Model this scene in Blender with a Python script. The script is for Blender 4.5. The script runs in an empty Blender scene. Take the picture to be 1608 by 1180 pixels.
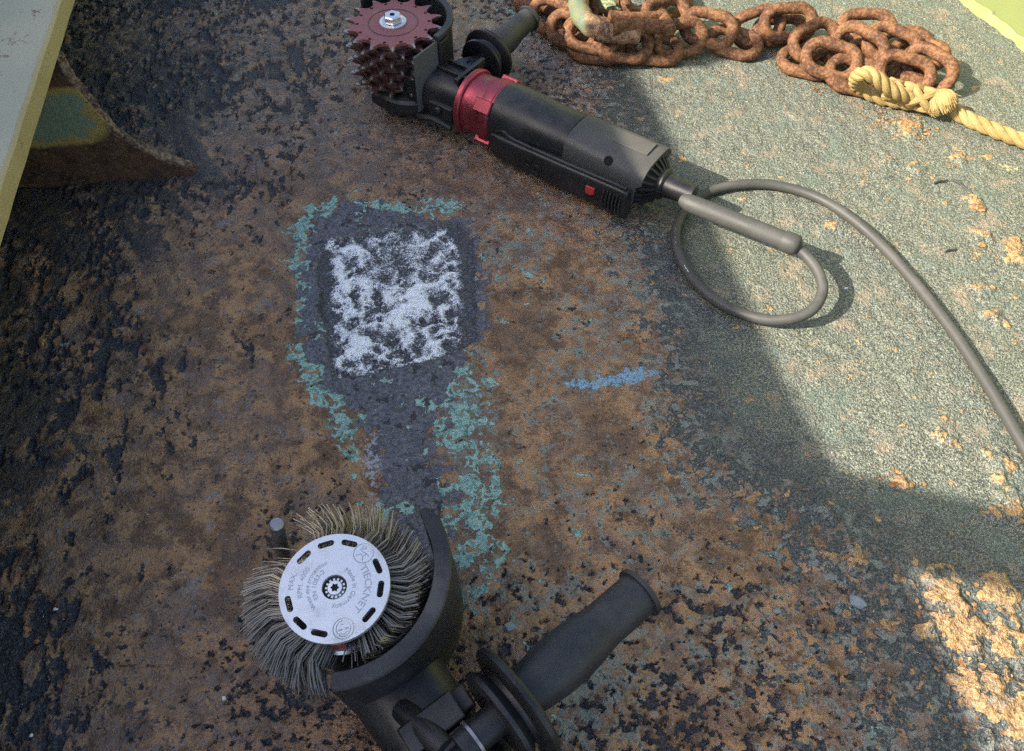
import bpy, bmesh, math, random
import numpy as np
from mathutils import Vector, Matrix
from mathutils.geometry import tessellate_polygon

random.seed(7)
R = math.radians
scene = bpy.context.scene
C = scene.collection

# ------------------------------------------------------------------ camera, sky, sun, exposure
CAM_H, PITCH, FPX = 0.62, R(53), 1325.0           # metres, downward tilt, focal length in photo pixels (1608 wide)
cam_d = bpy.data.cameras.new('camera')
cam = bpy.data.objects.new('camera', cam_d); C.objects.link(cam)
cam.location = (0, 0, CAM_H); cam.rotation_euler = (math.pi / 2 - PITCH, 0, 0)
cam_d.sensor_width = 36; cam_d.lens = 36 * FPX / 1608
cam_d.clip_start = .01; cam_d.clip_end = 500
scene.camera = cam

SUN = Vector((1.25, .42, -1.0)).normalized()        # direction the sunlight travels
el = math.asin(-SUN.z); az = math.atan2(-SUN.x, -SUN.y)   # azimuth from +Y towards +X
world = bpy.data.worlds.new('World'); scene.world = world; world.use_nodes = True
wn = world.node_tree.nodes; bg = wn['Background']
sky = wn.new('ShaderNodeTexSky'); sky.sky_type = 'NISHITA'; sky.sun_disc = False
sky.sun_elevation = el; sky.sun_rotation = az; sky.air_density = .8; sky.dust_density = 2.5; sky.ozone_density = .4
world.node_tree.links.new(sky.outputs[0], bg.inputs[0]); bg.inputs[1].default_value = .15
sun_d = bpy.data.lights.new('sun', 'SUN'); sun_d.energy = 4.9; sun_d.angle = R(.5); sun_d.color = (1, .91, .76)
sun = bpy.data.objects.new('sun', sun_d); C.objects.link(sun)
sun.location = (-3, -1, 4); sun.rotation_euler = SUN.to_track_quat('-Z', 'Y').to_euler()
scene.view_settings.view_transform = 'Standard'; scene.view_settings.look = 'None'
scene.view_settings.gamma = 1; scene.view_settings.exposure = 1.3
scene.render.engine = 'CYCLES'
scene.cycles.max_bounces = 5; scene.cycles.diffuse_bounces = 3; scene.cycles.glossy_bounces = 2
scene.cycles.use_denoising = False; scene.render.filter_size = 1.15; scene.cycles.sample_clamp_indirect = 4
scene.cycles.use_adaptive_sampling = True; scene.cycles.adaptive_threshold = .012; scene.cycles.adaptive_min_samples = 32


def ray(px, py):
    x, y = (px - 804) / FPX, -(py - 590) / FPX
    c, s = math.cos(PITCH), math.sin(PITCH)
    return Vector((x, c + y * s, -s + y * c))


def P(px, py, z=0.0):                              # a point at height z seen at that place of the photo
    d = ray(px, py)
    return Vector((0, 0, CAM_H)) + d * ((z - CAM_H) / d.z)


# ------------------------------------------------------------------ numpy noise
_rng = np.random.RandomState(11)
_perm = np.concatenate([_rng.permutation(256)] * 3).astype(np.int32)
_ga = _rng.rand(256).astype(np.float32) * 2 * np.pi
_gx, _gy = np.cos(_ga), np.sin(_ga)
_jx, _jy = _rng.rand(256).astype(np.float32), _rng.rand(256).astype(np.float32)


def perlin(x, y, seed=0):
    x = x + seed * 17.31; y = y + seed * 9.77
    fx, fy = np.floor(x), np.floor(y)
    xi, yi = fx.astype(np.int32) & 255, fy.astype(np.int32) & 255
    x = (x - fx).astype(np.float32); y = (y - fy).astype(np.float32)
    u = x * x * x * (x * (x * 6 - 15) + 10); v = y * y * y * (y * (y * 6 - 15) + 10)

    def g(a, b, dx, dy):
        h = _perm[_perm[xi + a] + yi + b]
        return _gx[h] * dx + _gy[h] * dy
    n0 = g(0, 0, x, y); n1 = g(1, 0, x - 1, y); n2 = g(0, 1, x, y - 1); n3 = g(1, 1, x - 1, y - 1)
    a = n0 + u * (n1 - n0); b = n2 + u * (n3 - n2)
    return (a + v * (b - a)) * 1.5


def fbm(x, y, f, octv=4, seed=0, rough=.5):
    s = 0; a = 1; t = 0
    for k in range(octv):
        s = s + a * perlin(x * f, y * f, seed + k * 3); t += a; a *= rough; f *= 2.03
    return s / t * 1.25


def worley(x, y, f, seed=0):
    x = x * f + seed * 3.7; y = y * f + seed * 5.1
    fx, fy = np.floor(x), np.floor(y); d1 = np.full(x.shape, 9., np.float32); d2 = d1.copy()
    for i in (-1, 0, 1):
        for j in (-1, 0, 1):
            h = _perm[_perm[(fx.astype(np.int32) + i) & 255] + ((fy.astype(np.int32) + j) & 255)]
            d = np.hypot(fx + i + _jx[h] - x, fy + j + _jy[h] - y).astype(np.float32)
            d2 = np.minimum(d2, np.maximum(d, d1)); d1 = np.minimum(d1, d)
    return d1, d2


def sdf(x, y, pts):                                # signed distance to a polygon, negative inside
    d = np.full(x.shape, 1e9, np.float32); s = np.ones(x.shape, np.float32); n = len(pts)
    for i in range(n):
        ax, ay = pts[i]; bx, by = pts[i - 1]
        ex, ey = bx - ax, by - ay; wx, wy = x - ax, y - ay
        t = np.clip((wx * ex + wy * ey) / (ex * ex + ey * ey), 0, 1)
        d = np.minimum(d, (wx - ex * t) ** 2 + (wy - ey * t) ** 2)
        c1 = y >= ay; c2 = y < by; c3 = ex * wy > ey * wx
        s = np.where((c1 & c2 & c3) | (~c1 & ~c2 & ~c3), -s, s)
    return np.sqrt(d) * s


def sstep(a, b, x):
    t = np.clip((x - a) / (b - a), 0, 1); return t * t * (3 - 2 * t)


# ------------------------------------------------------------------ node helper
class NT:
    def __init__(s, name):
        s.m = bpy.data.materials.new(name); s.m.use_nodes = True
        s.t = s.m.node_tree; s.b = s.t.nodes['Principled BSDF']

    def n(s, typ, **kw):
        nd = s.t.nodes.new(typ)
        for k, v in kw.items(): setattr(nd, k, v)
        return nd

    def put(s, sock, v):
        if hasattr(v, 'is_output'): s.t.links.new(v, sock)
        elif isinstance(v, (tuple, list)) and len(v) == 3 and sock.type == 'RGBA': sock.default_value = (*v, 1)
        else: sock.default_value = v

    def math(s, op, a, b=0.0, c=0.0, clamp=False):
        nd = s.n('ShaderNodeMath', operation=op, use_clamp=clamp)
        s.put(nd.inputs[0], a); s.put(nd.inputs[1], b); s.put(nd.inputs[2], c); return nd.outputs[0]

    def add(s, *a):
        r = a[0]
        for x in a[1:]: r = s.math('ADD', r, x)
        return r

    def mul(s, a, b): return s.math('MULTIPLY', a, b)

    def step(s, v, a, b, lo=0.0, hi=1.0):
        nd = s.n('ShaderNodeMapRange', interpolation_type='SMOOTHSTEP')
        for i, x in enumerate((v, a, b, lo, hi)): s.put(nd.inputs[i], x)
        return nd.outputs[0]

    def mix(s, f, a, b, mode='MIX'):
        nd = s.n('ShaderNodeMix', data_type='RGBA', blend_type=mode)
        s.put(nd.inputs[0], f); s.put(nd.inputs[6], a); s.put(nd.inputs[7], b); return nd.outputs[2]

    def noise(s, scale, detail=4, rough=.55, dist=0.0, vec=None):
        nd = s.n('ShaderNodeTexNoise')
        nd.inputs['Scale'].default_value = scale; nd.inputs['Detail'].default_value = detail
        nd.inputs['Roughness'].default_value = rough; nd.inputs['Distortion'].default_value = dist
        s.put(nd.inputs['Vector'], vec if vec is not None else s.co()); return nd.outputs[0]

    def vor(s, scale, out='Distance', feature='F1', vec=None):
        nd = s.n('ShaderNodeTexVoronoi', feature=feature); nd.inputs['Scale'].default_value = scale
        s.put(nd.inputs['Vector'], vec if vec is not None else s.co()); return nd.outputs[out]

    def co(s):
        if not hasattr(s, '_co'): s._co = s.n('ShaderNodeTexCoord').outputs['Object']
        return s._co

    def world(s): return s.n('ShaderNodeNewGeometry').outputs['Position']

    def attr(s, name):
        sp = s.n('ShaderNodeSeparateColor'); s.put(sp.inputs[0], s.n('ShaderNodeAttribute', attribute_name=name).outputs['Color'])
        return sp.outputs

    def bump(s, h, strength=.5, dist=.001):
        nd = s.n('ShaderNodeBump'); nd.inputs['Strength'].default_value = strength; nd.inputs['Distance'].default_value = dist
        s.put(nd.inputs['Height'], h); s.t.links.new(nd.outputs[0], s.b.inputs['Normal'])

    def out(s, color=None, rough=None, metal=None, spec=None):
        if color is not None: s.put(s.b.inputs['Base Color'], color)
        if rough is not None: s.put(s.b.inputs['Roughness'], rough)
        if metal is not None: s.put(s.b.inputs['Metallic'], metal)
        if spec is not None: s.put(s.b.inputs['Specular IOR Level'], spec)
        return s.m


# ------------------------------------------------------------------ mesh helpers
class MB:
    def __init__(s): s.v = []; s.f = []

    def add(s, v, f, M=None):
        o = len(s.v)
        s.v += [tuple(M @ Vector(p)) if M is not None else tuple(p) for p in v]
        s.f += [tuple(i + o for i in q) for q in f]; return s

    def rings(s, rings, cap=True, closed=False, M=None):
        n = len(rings[0]); v = [p for r in rings for p in r]; f = []
        m = len(rings)
        for i in range(m if closed else m - 1):
            a, b = i * n, ((i + 1) % m) * n
            for j in range(n): f.append((a + j, a + (j + 1) % n, b + (j + 1) % n, b + j))
        if cap and not closed: f.append(tuple(range(n - 1, -1, -1))); f.append(tuple((m - 1) * n + k for k in range(n)))
        return s.add(v, f, M)

    def box(s, c, h, M=None):
        v = [(c[0] + h[0] * i, c[1] + h[1] * j, c[2] + h[2] * k) for i in (-1, 1) for j in (-1, 1) for k in (-1, 1)]
        return s.add(v, [(0, 1, 3, 2), (4, 6, 7, 5), (0, 4, 5, 1), (2, 3, 7, 6), (0, 2, 6, 4), (1, 5, 7, 3)], M)

    def lathe(s, prof, M=None, n=40, cap=True):    # profile (radius, height) about z
        return s.rings([[(r * math.cos(2 * math.pi * k / n), r * math.sin(2 * math.pi * k / n), z) for k in range(n)] for r, z in prof], cap, M=M)

    def tube(s, path, rad, n=10, cap=True, wob=None):
        path = [Vector(p) for p in path]; rr = rad if isinstance(rad, (list, tuple)) else [rad] * len(path)
        rings = []; up = Vector((0, 0, 1)); prev = None
        for i, p in enumerate(path):
            t = (path[min(i + 1, len(path) - 1)] - path[max(i - 1, 0)]).normalized()
            if prev is None:
                a = t.cross(up)
                if a.length < 1e-3: a = t.cross(Vector((1, 0, 0)))
            else: a = prev - t * prev.dot(t)
            a.normalize(); prev = a; b = t.cross(a)
            rings.append([tuple(p + (a * math.cos(2 * math.pi * k / n) + b * math.sin(2 * math.pi * k / n)) * rr[i]) for k in range(n)])
        return s.rings(rings, cap)

    def plate(s, outer, holes, z0, z1, M=None):    # flat plate with holes, loops of (x, y)
        loops = [outer] + list(holes); flat = [p for l in loops for p in l]; n = len(flat)
        tris = tessellate_polygon([[Vector((x, y, 0)) for x, y in l] for l in loops])
        v = [(x, y, z1) for x, y in flat] + [(x, y, z0) for x, y in flat]; f = []
        for t in tris:
            a, b, c = [Vector((*flat[i], 0)) for i in t]
            if (b - a).cross(c - a).z < 0: t = (t[0], t[2], t[1])
            f.append(tuple(t)); f.append((t[0] + n, t[2] + n, t[1] + n))
        o = 0
        for l in loops:
            m = len(l)
            for i in range(m): f.append((o + i, o + (i + 1) % m, o + (i + 1) % m + n, o + i + n))
            o += m
        return s.add(v, f, M)

    def mesh(s, name, angle=35):
        me = bpy.data.meshes.new(name); me.from_pydata(s.v, [], s.f)
        bm = bmesh.new(); bm.from_mesh(me); bmesh.ops.recalc_face_normals(bm, faces=bm.faces); bm.to_mesh(me); bm.free()
        me.shade_smooth(); me.set_sharp_from_angle(angle=R(angle)); return me

    def build(s, name, mat, parent=None, bevel=0, angle=35):
        return link(name, s.mesh(name, angle), mat, parent, bevel)


def link(name, me, mat, parent=None, bevel=0):
    if mat is not None and not me.materials: me.materials.append(mat)
    o = bpy.data.objects.new(name, me); C.objects.link(o); o.parent = parent
    if bevel:
        b = o.modifiers.new('bevel', 'BEVEL'); b.width = bevel; b.segments = 2; b.limit_method = 'ANGLE'; b.angle_limit = R(40)
    return o


def tag(o, label=None, cat=None, group=None, kind=None):
    for k, v in (('label', label), ('category', cat), ('group', group), ('kind', kind)):
        if v: o[k] = v
    return o


def empty(name, M):
    o = bpy.data.objects.new(name, None); C.objects.link(o); o.empty_display_size = .02; o.matrix_world = M; return o


def frame(origin, xaxis, z=Vector((0, 0, 1))):     # matrix with x along xaxis, z near z
    x = Vector(xaxis).normalized(); y = Vector(z).cross(x).normalized(); zz = x.cross(y)
    return Matrix(((x.x, y.x, zz.x, origin[0]), (x.y, y.y, zz.y, origin[1]), (x.z, y.z, zz.z, origin[2]), (0, 0, 0, 1)))


def along(a, b):                                   # matrix that puts local z on a -> b
    z = (Vector(b) - Vector(a)).normalized(); x = z.orthogonal().normalized(); y = z.cross(x)
    return Matrix(((x.x, y.x, z.x, a[0]), (x.y, y.y, z.y, a[1]), (x.z, y.z, z.z, a[2]), (0, 0, 0, 1)))


def smooth_path(pts, k=8):                         # Catmull-Rom
    p = [Vector(q) for q in pts]; p = [p[0] * 2 - p[1]] + p + [p[-1] * 2 - p[-2]]; out = []
    for i in range(1, len(p) - 2):
        for j in range(k):
            t = j / k; a, b, c, d = p[i - 1:i + 3]
            out.append(.5 * ((2 * b) + (c - a) * t + (2 * a - 5 * b + 4 * c - d) * t * t + (3 * b - a - 3 * c + d) * t ** 3))
    return out + [p[-2]]


def ring_u(u, cv, cz, rv, rz, e=2.0, n=48):        # superellipse ring across the local x axis
    out = []
    for k in range(n):
        a = 2 * math.pi * k / n; c, s_ = math.cos(a), math.sin(a)
        out.append((u, cv + rv * math.copysign(abs(c) ** (2 / e), c), cz + rz * math.copysign(abs(s_) ** (2 / e), s_)))
    return out

# ------------------------------------------------------------------ materials
def m_deck():
    s = NT('deck_rust_and_paint'); A, B, D = s.attr('ma'), s.attr('mb'), s.attr('mc')
    fac = lambda name: s.n('ShaderNodeAttribute', attribute_name=name).outputs['Fac']
    (nL, n1, n1b), (n22, n31, n34), (n85, n105, farm) = s.attr('na')[:3], s.attr('nb')[:3], s.attr('nc')[:3]
    n2 = s.noise(230, 2.5, .65); n3 = s.noise(520, 1.5, .7); n4 = s.noise(1300, 0, .5)
    c = lambda n: s.math('MULTIPLY_ADD', n, 2.0, -1.0)
    lace = s.math('ABSOLUTE', s.add(c(n1), s.mul(c(n2), .45)))           # small along wandering lines
    # bare rusty plate
    col = s.mix(s.step(s.add(n1b, s.mul(c(n2), .35)), .26, .58), (.145, .078, .039), (.40, .222, .102))
    col = s.mix(s.mul(s.step(s.add(s.mul(c(n2), .7), nL), .46, .76), .7), col, (.20, .128, .088))
    col = s.mix(s.mul(s.step(s.add(n2, s.mul(c(n1), .35)), .54, .70), .6), col, (.11, .07, .055))
    col = s.mix(s.mul(s.step(s.add(n34, s.mul(c(n2), .4)), .66, .78), .5), col, (.235, .225, .225))       # pale mill scale
    col = s.mix(s.mul(s.step(s.add(n22, s.mul(c(n2), .25)), .50, .68), .6), col, (.155, .108, .092))
    col = s.mix(s.mul(s.step(s.add(nL, s.mul(c(n1b), .2)), .50, .36), .45), col, (.11, .058, .030))
    col = s.mix(s.mul(D[2], s.step(n2, .35, .6)), col, (.40, .20, .075))
    fleck = s.step(s.add(n85, s.mul(c(n2), .25), s.mul(c(nL), .30)), .575, .66)
    col = s.mix(s.mul(s.mul(fleck, s.step(D[0], 0, .6, 0, 1)), .55), col, (.20, .265, .235))
    col = s.mix(s.mul(s.step(s.add(n3, s.mul(c(n2), .25)), .61, .73), .40), col, (.42, .35, .30))        # fine glints painted as pale specks
    col = s.mix(s.mul(s.step(n3, .44, .32), .35), col, (.055, .036, .030))
    col = s.mix(s.mul(farm, s.step(s.add(n2, s.mul(c(n1), .3)), .36, .60, .2, .8)), col, (.115, .098, .088))
    col = s.mix(s.mul(s.mul(farm, .7), s.step(s.add(n3, s.mul(c(n85), .25)), .56, .66)), col, (.33, .30, .28))
    dk = s.step(s.add(B[2], s.mul(c(n1), .55), s.mul(c(n2), .5)), .58, .90)
    col = s.mix(s.mul(dk, .85), col, s.mix(s.step(n3, .45, .7), (.035, .036, .036), (.095, .092, .088)))
    pit = s.step(s.add(B[1], s.mul(c(n2), .50), s.mul(c(n1), .30)), .47, .53)
    col = s.mix(pit, col, s.mix(s.step(n3, .4, .75), (.026, .026, .029), (.095, .094, .10)))
    pit2 = s.step(s.add(n2, s.mul(c(n85), .18), s.mul(B[1], .10)), .67, .70)
    col = s.mix(s.mul(pit2, .8), col, (.035, .030, .032))
    # old deck paint with grit, dirtier where it thins out, and painted darker over its shaded stretch
    pc = s.mix(s.step(s.add(n3, s.mul(c(n4), .2)), .38, .62), (.056, .064, .058), (.205, .215, .160))
    pc = s.mix(s.step(s.add(n4, s.mul(c(n3), .2)), .63, .78), pc, (.38, .38, .29))
    pc = s.mix(s.step(n2, .50, .72), pc, s.mix(.6, pc, (.035, .04, .048)))
    pc = s.mix(s.mul(s.step(n22, .52, .75), .35), pc, (.10, .15, .125))
    pc = s.mix(s.mul(s.step(s.add(n31, s.mul(c(n2), .4)), .63, .78), .40), pc, s.mix(n2, (.22, .14, .10), (.44, .33, .22)))
    worn_shade = s.mul(s.step(s.add(B[0], s.mul(c(n1b), .50)), 2.3, .85), .82)  # border wear, widened so its dark colour also paints the shade
    pc = s.mix(worn_shade, pc, s.mix(s.step(n3, .40, .70), (.022, .027, .034), (.080, .092, .098)))
    og = s.step(s.add(D[2], s.mul(c(n1), .95), s.mul(c(n2), .60)), .50, .64)
    oc = s.mix(s.step(n2, .36, .60), (.17, .09, .042), (.42, .255, .10)); oc = s.mix(s.mul(s.step(n3, .50, .66), .7), oc, (.46, .36, .22)); oc = s.mix(s.mul(s.step(n1b, .52, .64), .6), oc, (.25, .17, .10))
    pc = s.mix(og, pc, oc)
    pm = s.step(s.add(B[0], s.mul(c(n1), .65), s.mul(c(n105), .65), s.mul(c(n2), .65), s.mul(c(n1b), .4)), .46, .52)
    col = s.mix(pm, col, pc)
    # flakes of pale paint and tan specks that survive along the border
    edge = s.math('MULTIPLY', s.step(B[0], .10, .5), s.step(B[0], 1.7, .7))
    sp = s.step(s.add(n105, s.mul(c(n2), .22), s.mul(c(nL), .1), s.mul(c(n31), .12)), .575, .61)
    col = s.mix(s.mul(s.mul(sp, edge), .8), col, s.mix(s.step(n1b, .42, .58), s.mix(n3, (.16, .10, .07), (.30, .20, .14)), s.mix(n3, (.15, .175, .155), (.28, .30, .255))))
    # dark strip of scraped steel round the trial square
    gm = s.step(s.add(A[0], s.mul(c(n1), .62), s.mul(c(n2), .35)), .46, .52)
    gc = s.mix(s.step(n2, .35, .70), (.070, .072, .088), (.155, .155, .182)); gc = s.mix(s.mul(s.step(n1b, .48, .65), .6), gc, (.085, .066, .064))
    gc = s.mix(s.mul(s.step(n3, .56, .70), .5), gc, (.27, .26, .28)); gc = s.mix(s.step(s.add(n1, s.mul(c(n2), .2)), .36, .30), gc, (.035, .033, .036))
    col = s.mix(gm, col, gc)
    tb = s.add(A[1], s.mul(c(n1b), .75), s.mul(c(n2), .22))
    tq = s.mul(s.step(tb, .50, .58), s.math('MAXIMUM', s.step(lace, .30, .16), s.step(tb, .95, 1.15)))
    tc = s.mix(s.step(n2, .38, .62), (.13, .31, .27), (.30, .48, .42)); tc = s.mix(s.mul(s.step(n3, .52, .68), .7), tc, (.50, .58, .50))
    col = s.mix(tq, col, tc)
    col = s.mix(s.mul(s.step(s.add(D[1], s.mul(c(n2), .8), s.mul(c(n3), .5)), .45, .75), .8), col, (.42, .42, .48))
    bl = s.step(s.add(fac('blue'), s.mul(c(n2), .7), s.mul(c(n1), .5)), .45, .70)
    col = s.mix(s.mul(s.mul(bl, s.step(n3, .30, .52)), .9), col, s.mix(n2, (.12, .30, .46), (.28, .50, .66)))
    rm = fac('recess')
    col = s.mix(s.mul(rm, .85), col, s.mix(s.step(n3, .4, .7), (.035, .037, .041), (.13, .135, .14)))  # dark steel floor; also paints the shading line inside the rim
    wv = s.add(A[2], s.mul(c(n3), .55), s.mul(c(n2), .40), s.mul(c(n4), .35)); wm = s.step(wv, .26, .50)
    col = s.mix(wm, col, s.mix(s.step(wv, .36, .80), (.26, .27, .30), (.97, .98, 1.0)))  # white steel graded by crest height, so crater shading is in the colour
    col = s.mix(s.step(s.add(fac('yellow'), s.mul(c(n1), .8), s.mul(c(n2), .6)), .50, .62), col, s.mix(n2, (.30, .28, .12), (.50, .47, .20)))
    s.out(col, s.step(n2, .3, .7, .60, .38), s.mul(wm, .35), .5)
    s.bump(s.add(s.mul(n2, 1.0), s.mul(n3, .9), s.mul(n4, .25), s.mul(pit, -.5), s.mul(pit2, -.3), s.mul(tq, .5), s.mul(gm, -.35), s.mul(s.mul(og, pm), .35)), 1.0, .0020); return s.m


def m_plastic(name, base, rough=.45, grain=900, dust=.35):
    s = NT(name); n = s.noise(25, 6, .65); g = s.noise(grain, 3, .6)
    dc = tuple(b * .8 + .035 for b in base)
    up = s.n('ShaderNodeSeparateXYZ'); s.put(up.inputs[0], s.n('ShaderNodeNewGeometry').outputs['Normal'])
    d = s.mul(s.step(s.add(n, s.mul(s.math('SUBTRACT', g, .5), .4)), .42, .75), dust)
    col = s.mix(d, base, dc)
    col = s.mix(s.mul(s.mul(s.step(up.outputs[2], .35, .95), s.step(s.add(s.noise(11, 4, .6), s.mul(s.math('SUBTRACT', n, .5), .6)), .40, .64)), dust), col, (.105, .098, .088))
    col = s.mix(s.mul(s.step(s.noise(420, 4, .6), .66, .74), .35), col, (.17, .165, .15))
    s.out(col, s.step(n, .3, .7, rough - .06, rough + .14), None, .45); s.bump(g, .25, .0004); return s.m


def m_metal(name, base, rough=.3, wear=(.1, .1, .1), amt=.3, scale=60):
    s = NT(name); n = s.noise(scale, 7, .65)
    s.out(s.mix(s.mul(s.step(n, .5, .72), amt), base, wear), s.step(n, .3, .7, rough, rough + .2), s.step(n, .55, .75, 1, 1 - amt))
    s.bump(s.noise(500, 3, .6), .15, .0003); return s.m


def m_rust(name, dark=(.070, .030, .016), mid=(.140, .060, .026), lite=(.25, .122, .052), paint=None):
    s = NT(name); w = s.world()
    n1 = s.noise(55, 8, .68, .4, w); n2 = s.noise(260, 6, .65, 0, w); n3 = s.noise(900, 3, .6, 0, w)
    col = s.mix(s.step(n1, .38, .62), dark, mid); col = s.mix(s.mul(s.step(s.add(n2, s.mul(n1, .5)), .68, .88), .8), col, lite)
    col = s.mix(s.mul(s.step(n3, .60, .72), .3), col, (.40, .26, .16)); col = s.mix(s.mul(s.step(n2, .44, .30), .7), col, (.045, .022, .018))
    if paint: 
        sx = s.n('ShaderNodeSeparateXYZ'); s.put(sx.inputs[0], s.co())
        pm = s.step(s.add(s.mul(sx.outputs[0], 30), s.mul(n1, 1.2), s.mul(n2, .5)), paint[3], paint[3] - .25)
        col = s.mix(pm, col, s.mix(s.step(n1, .45, .6), paint[0], paint[1]))
    s.out(col, .72, None, .35); s.bump(s.add(n2, s.mul(n3, .5), s.mul(n1, .8)), .6, .0018); return s.m


def m_rope():
    s = NT('yellow_rope_fibre'); n = s.noise(300, 5, .6); g = s.noise(60, 5, .6)
    mp = s.n('ShaderNodeMapping'); s.put(mp.inputs[0], s.n('ShaderNodeTexCoord').outputs['Object']); mp.inputs['Scale'].default_value = (1, 1, 1)
    col = s.mix(s.step(g, .35, .65), (.285, .195, .072), (.37, .275, .115)); col = s.mix(s.mul(s.step(n, .52, .70), .6), col, (.19, .11, .045))
    s.out(col, .85, None, .2); s.bump(s.noise(700, 3, .6), .8, .0009); return s.m


def m_paint(name, top, rust_amt=.25, chip=(.16, .08, .04), alt=None, scale=18):
    s = NT(name); n1 = s.noise(scale, 8, .68, .3); n2 = s.noise(190, 6, .65)
    col = s.mix(s.step(s.noise(7, 5, .6), .35, .65), top, alt or tuple(t * .85 for t in top))
    col = s.mix(s.mul(s.step(s.add(n1, s.mul(s.math('SUBTRACT', n2, .5), .5)), .72 - rust_amt * .3, .78 - rust_amt * .3), .85), col, chip)
    col = s.mix(s.mul(s.step(n2, .60, .75), .25), col, tuple(t * .45 for t in top))
    s.out(col, .55, None, .35); s.bump(s.add(n2, s.mul(n1, .6)), .35, .0008); return s.m


M = {
    'deck': m_deck(),
    'black': m_plastic('black_housing_plastic', (.012, .0125, .0135), .40, 900, .30),
    'grey': m_plastic('charcoal_rear_housing', (.050, .050, .048), .50, 1300),
    'rubber': m_plastic('dark_rubber_grip', (.020, .0215, .024), .46, 500, .3),
    'cable': m_plastic('grey_rubber_cable', (.055, .055, .050), .55, 700, .5),
    'guard': m_plastic('worn_black_guard', (.017, .018, .020), .42, 300, .6),
    'flap': m_plastic('worn_grey_rubber_flap', (.085, .085, .088), .55, 300, .6),
    'hole_shade': NT('black_hole_shade').out((.004, .004, .004), .9),  # black that stands for the shade inside holes, sockets and slots
    'red': m_metal('red_anodised_collar', (.40, .085, .11), .42, (.20, .13, .125), .95, 26),
    'switch': NT('red_switch_plastic').out((.42, .035, .03), .4),
    'drum': m_metal('dusty_red_plate', (.40, .18, .175), .55, (.33, .19, .18), .95, 22),
    'drumdark': m_metal('brown_dull_plate', (.21, .125, .11), .5, (.12, .07, .058), .8, 60),
    'steel': m_metal('bright_zinc_steel', (.78, .79, .80), .25, (.35, .35, .36), .3, 120),
    'carbide': m_metal('worn_carbide', (.36, .35, .34), .38, (.10, .08, .07), .5, 200),
    'alu': m_metal('cast_aluminium', (.70, .72, .75), .36, (.42, .42, .42), .45, 55),
    'emboss': NT('lettering_relief_shade').out((.42, .44, .48), .45, .8),  # darker than the disc, to put the relief's shading into the colour
    'wire': m_metal('brushed_wire', (.33, .295, .24), .36, (.15, .13, .10), .85, 90),
    'rust': m_rust('chain_rust'),
    'hook': m_rust('hook_rust_and_paint', (.085, .045, .028), (.20, .105, .06), (.38, .24, .13), ((.17, .17, .085), (.11, .16, .12), 0, -.35)),
    'rope': m_rope(),
    'flange': m_paint('pale_green_deck_paint', (.60, .52, .36), .32, (.24, .15, .09), (.50, .47, .33)),
    'edge': m_paint('cream_yellow_edge_paint', (.50, .40, .19), .34, (.20, .09, .04), (.42, .33, .15), 40),
    'bulwark': m_paint('lime_yellow_paint', (.175, .205, .072), .14, (.09, .07, .035), (.155, .185, .072), 26),
    'screen': m_paint('weathered_grey_green_paint', (.20, .22, .19), .3),
    'stone': m_paint('grey_paint_flake', (.22, .27, .29), .3, (.08, .09, .10), None, 120),
    'white': NT('white_chip').out((.75, .73, .68), .7),
    'scale': m_rust('orange_rust_scale', (.16, .07, .03), (.34, .17, .07), (.55, .33, .14)),
}

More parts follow.
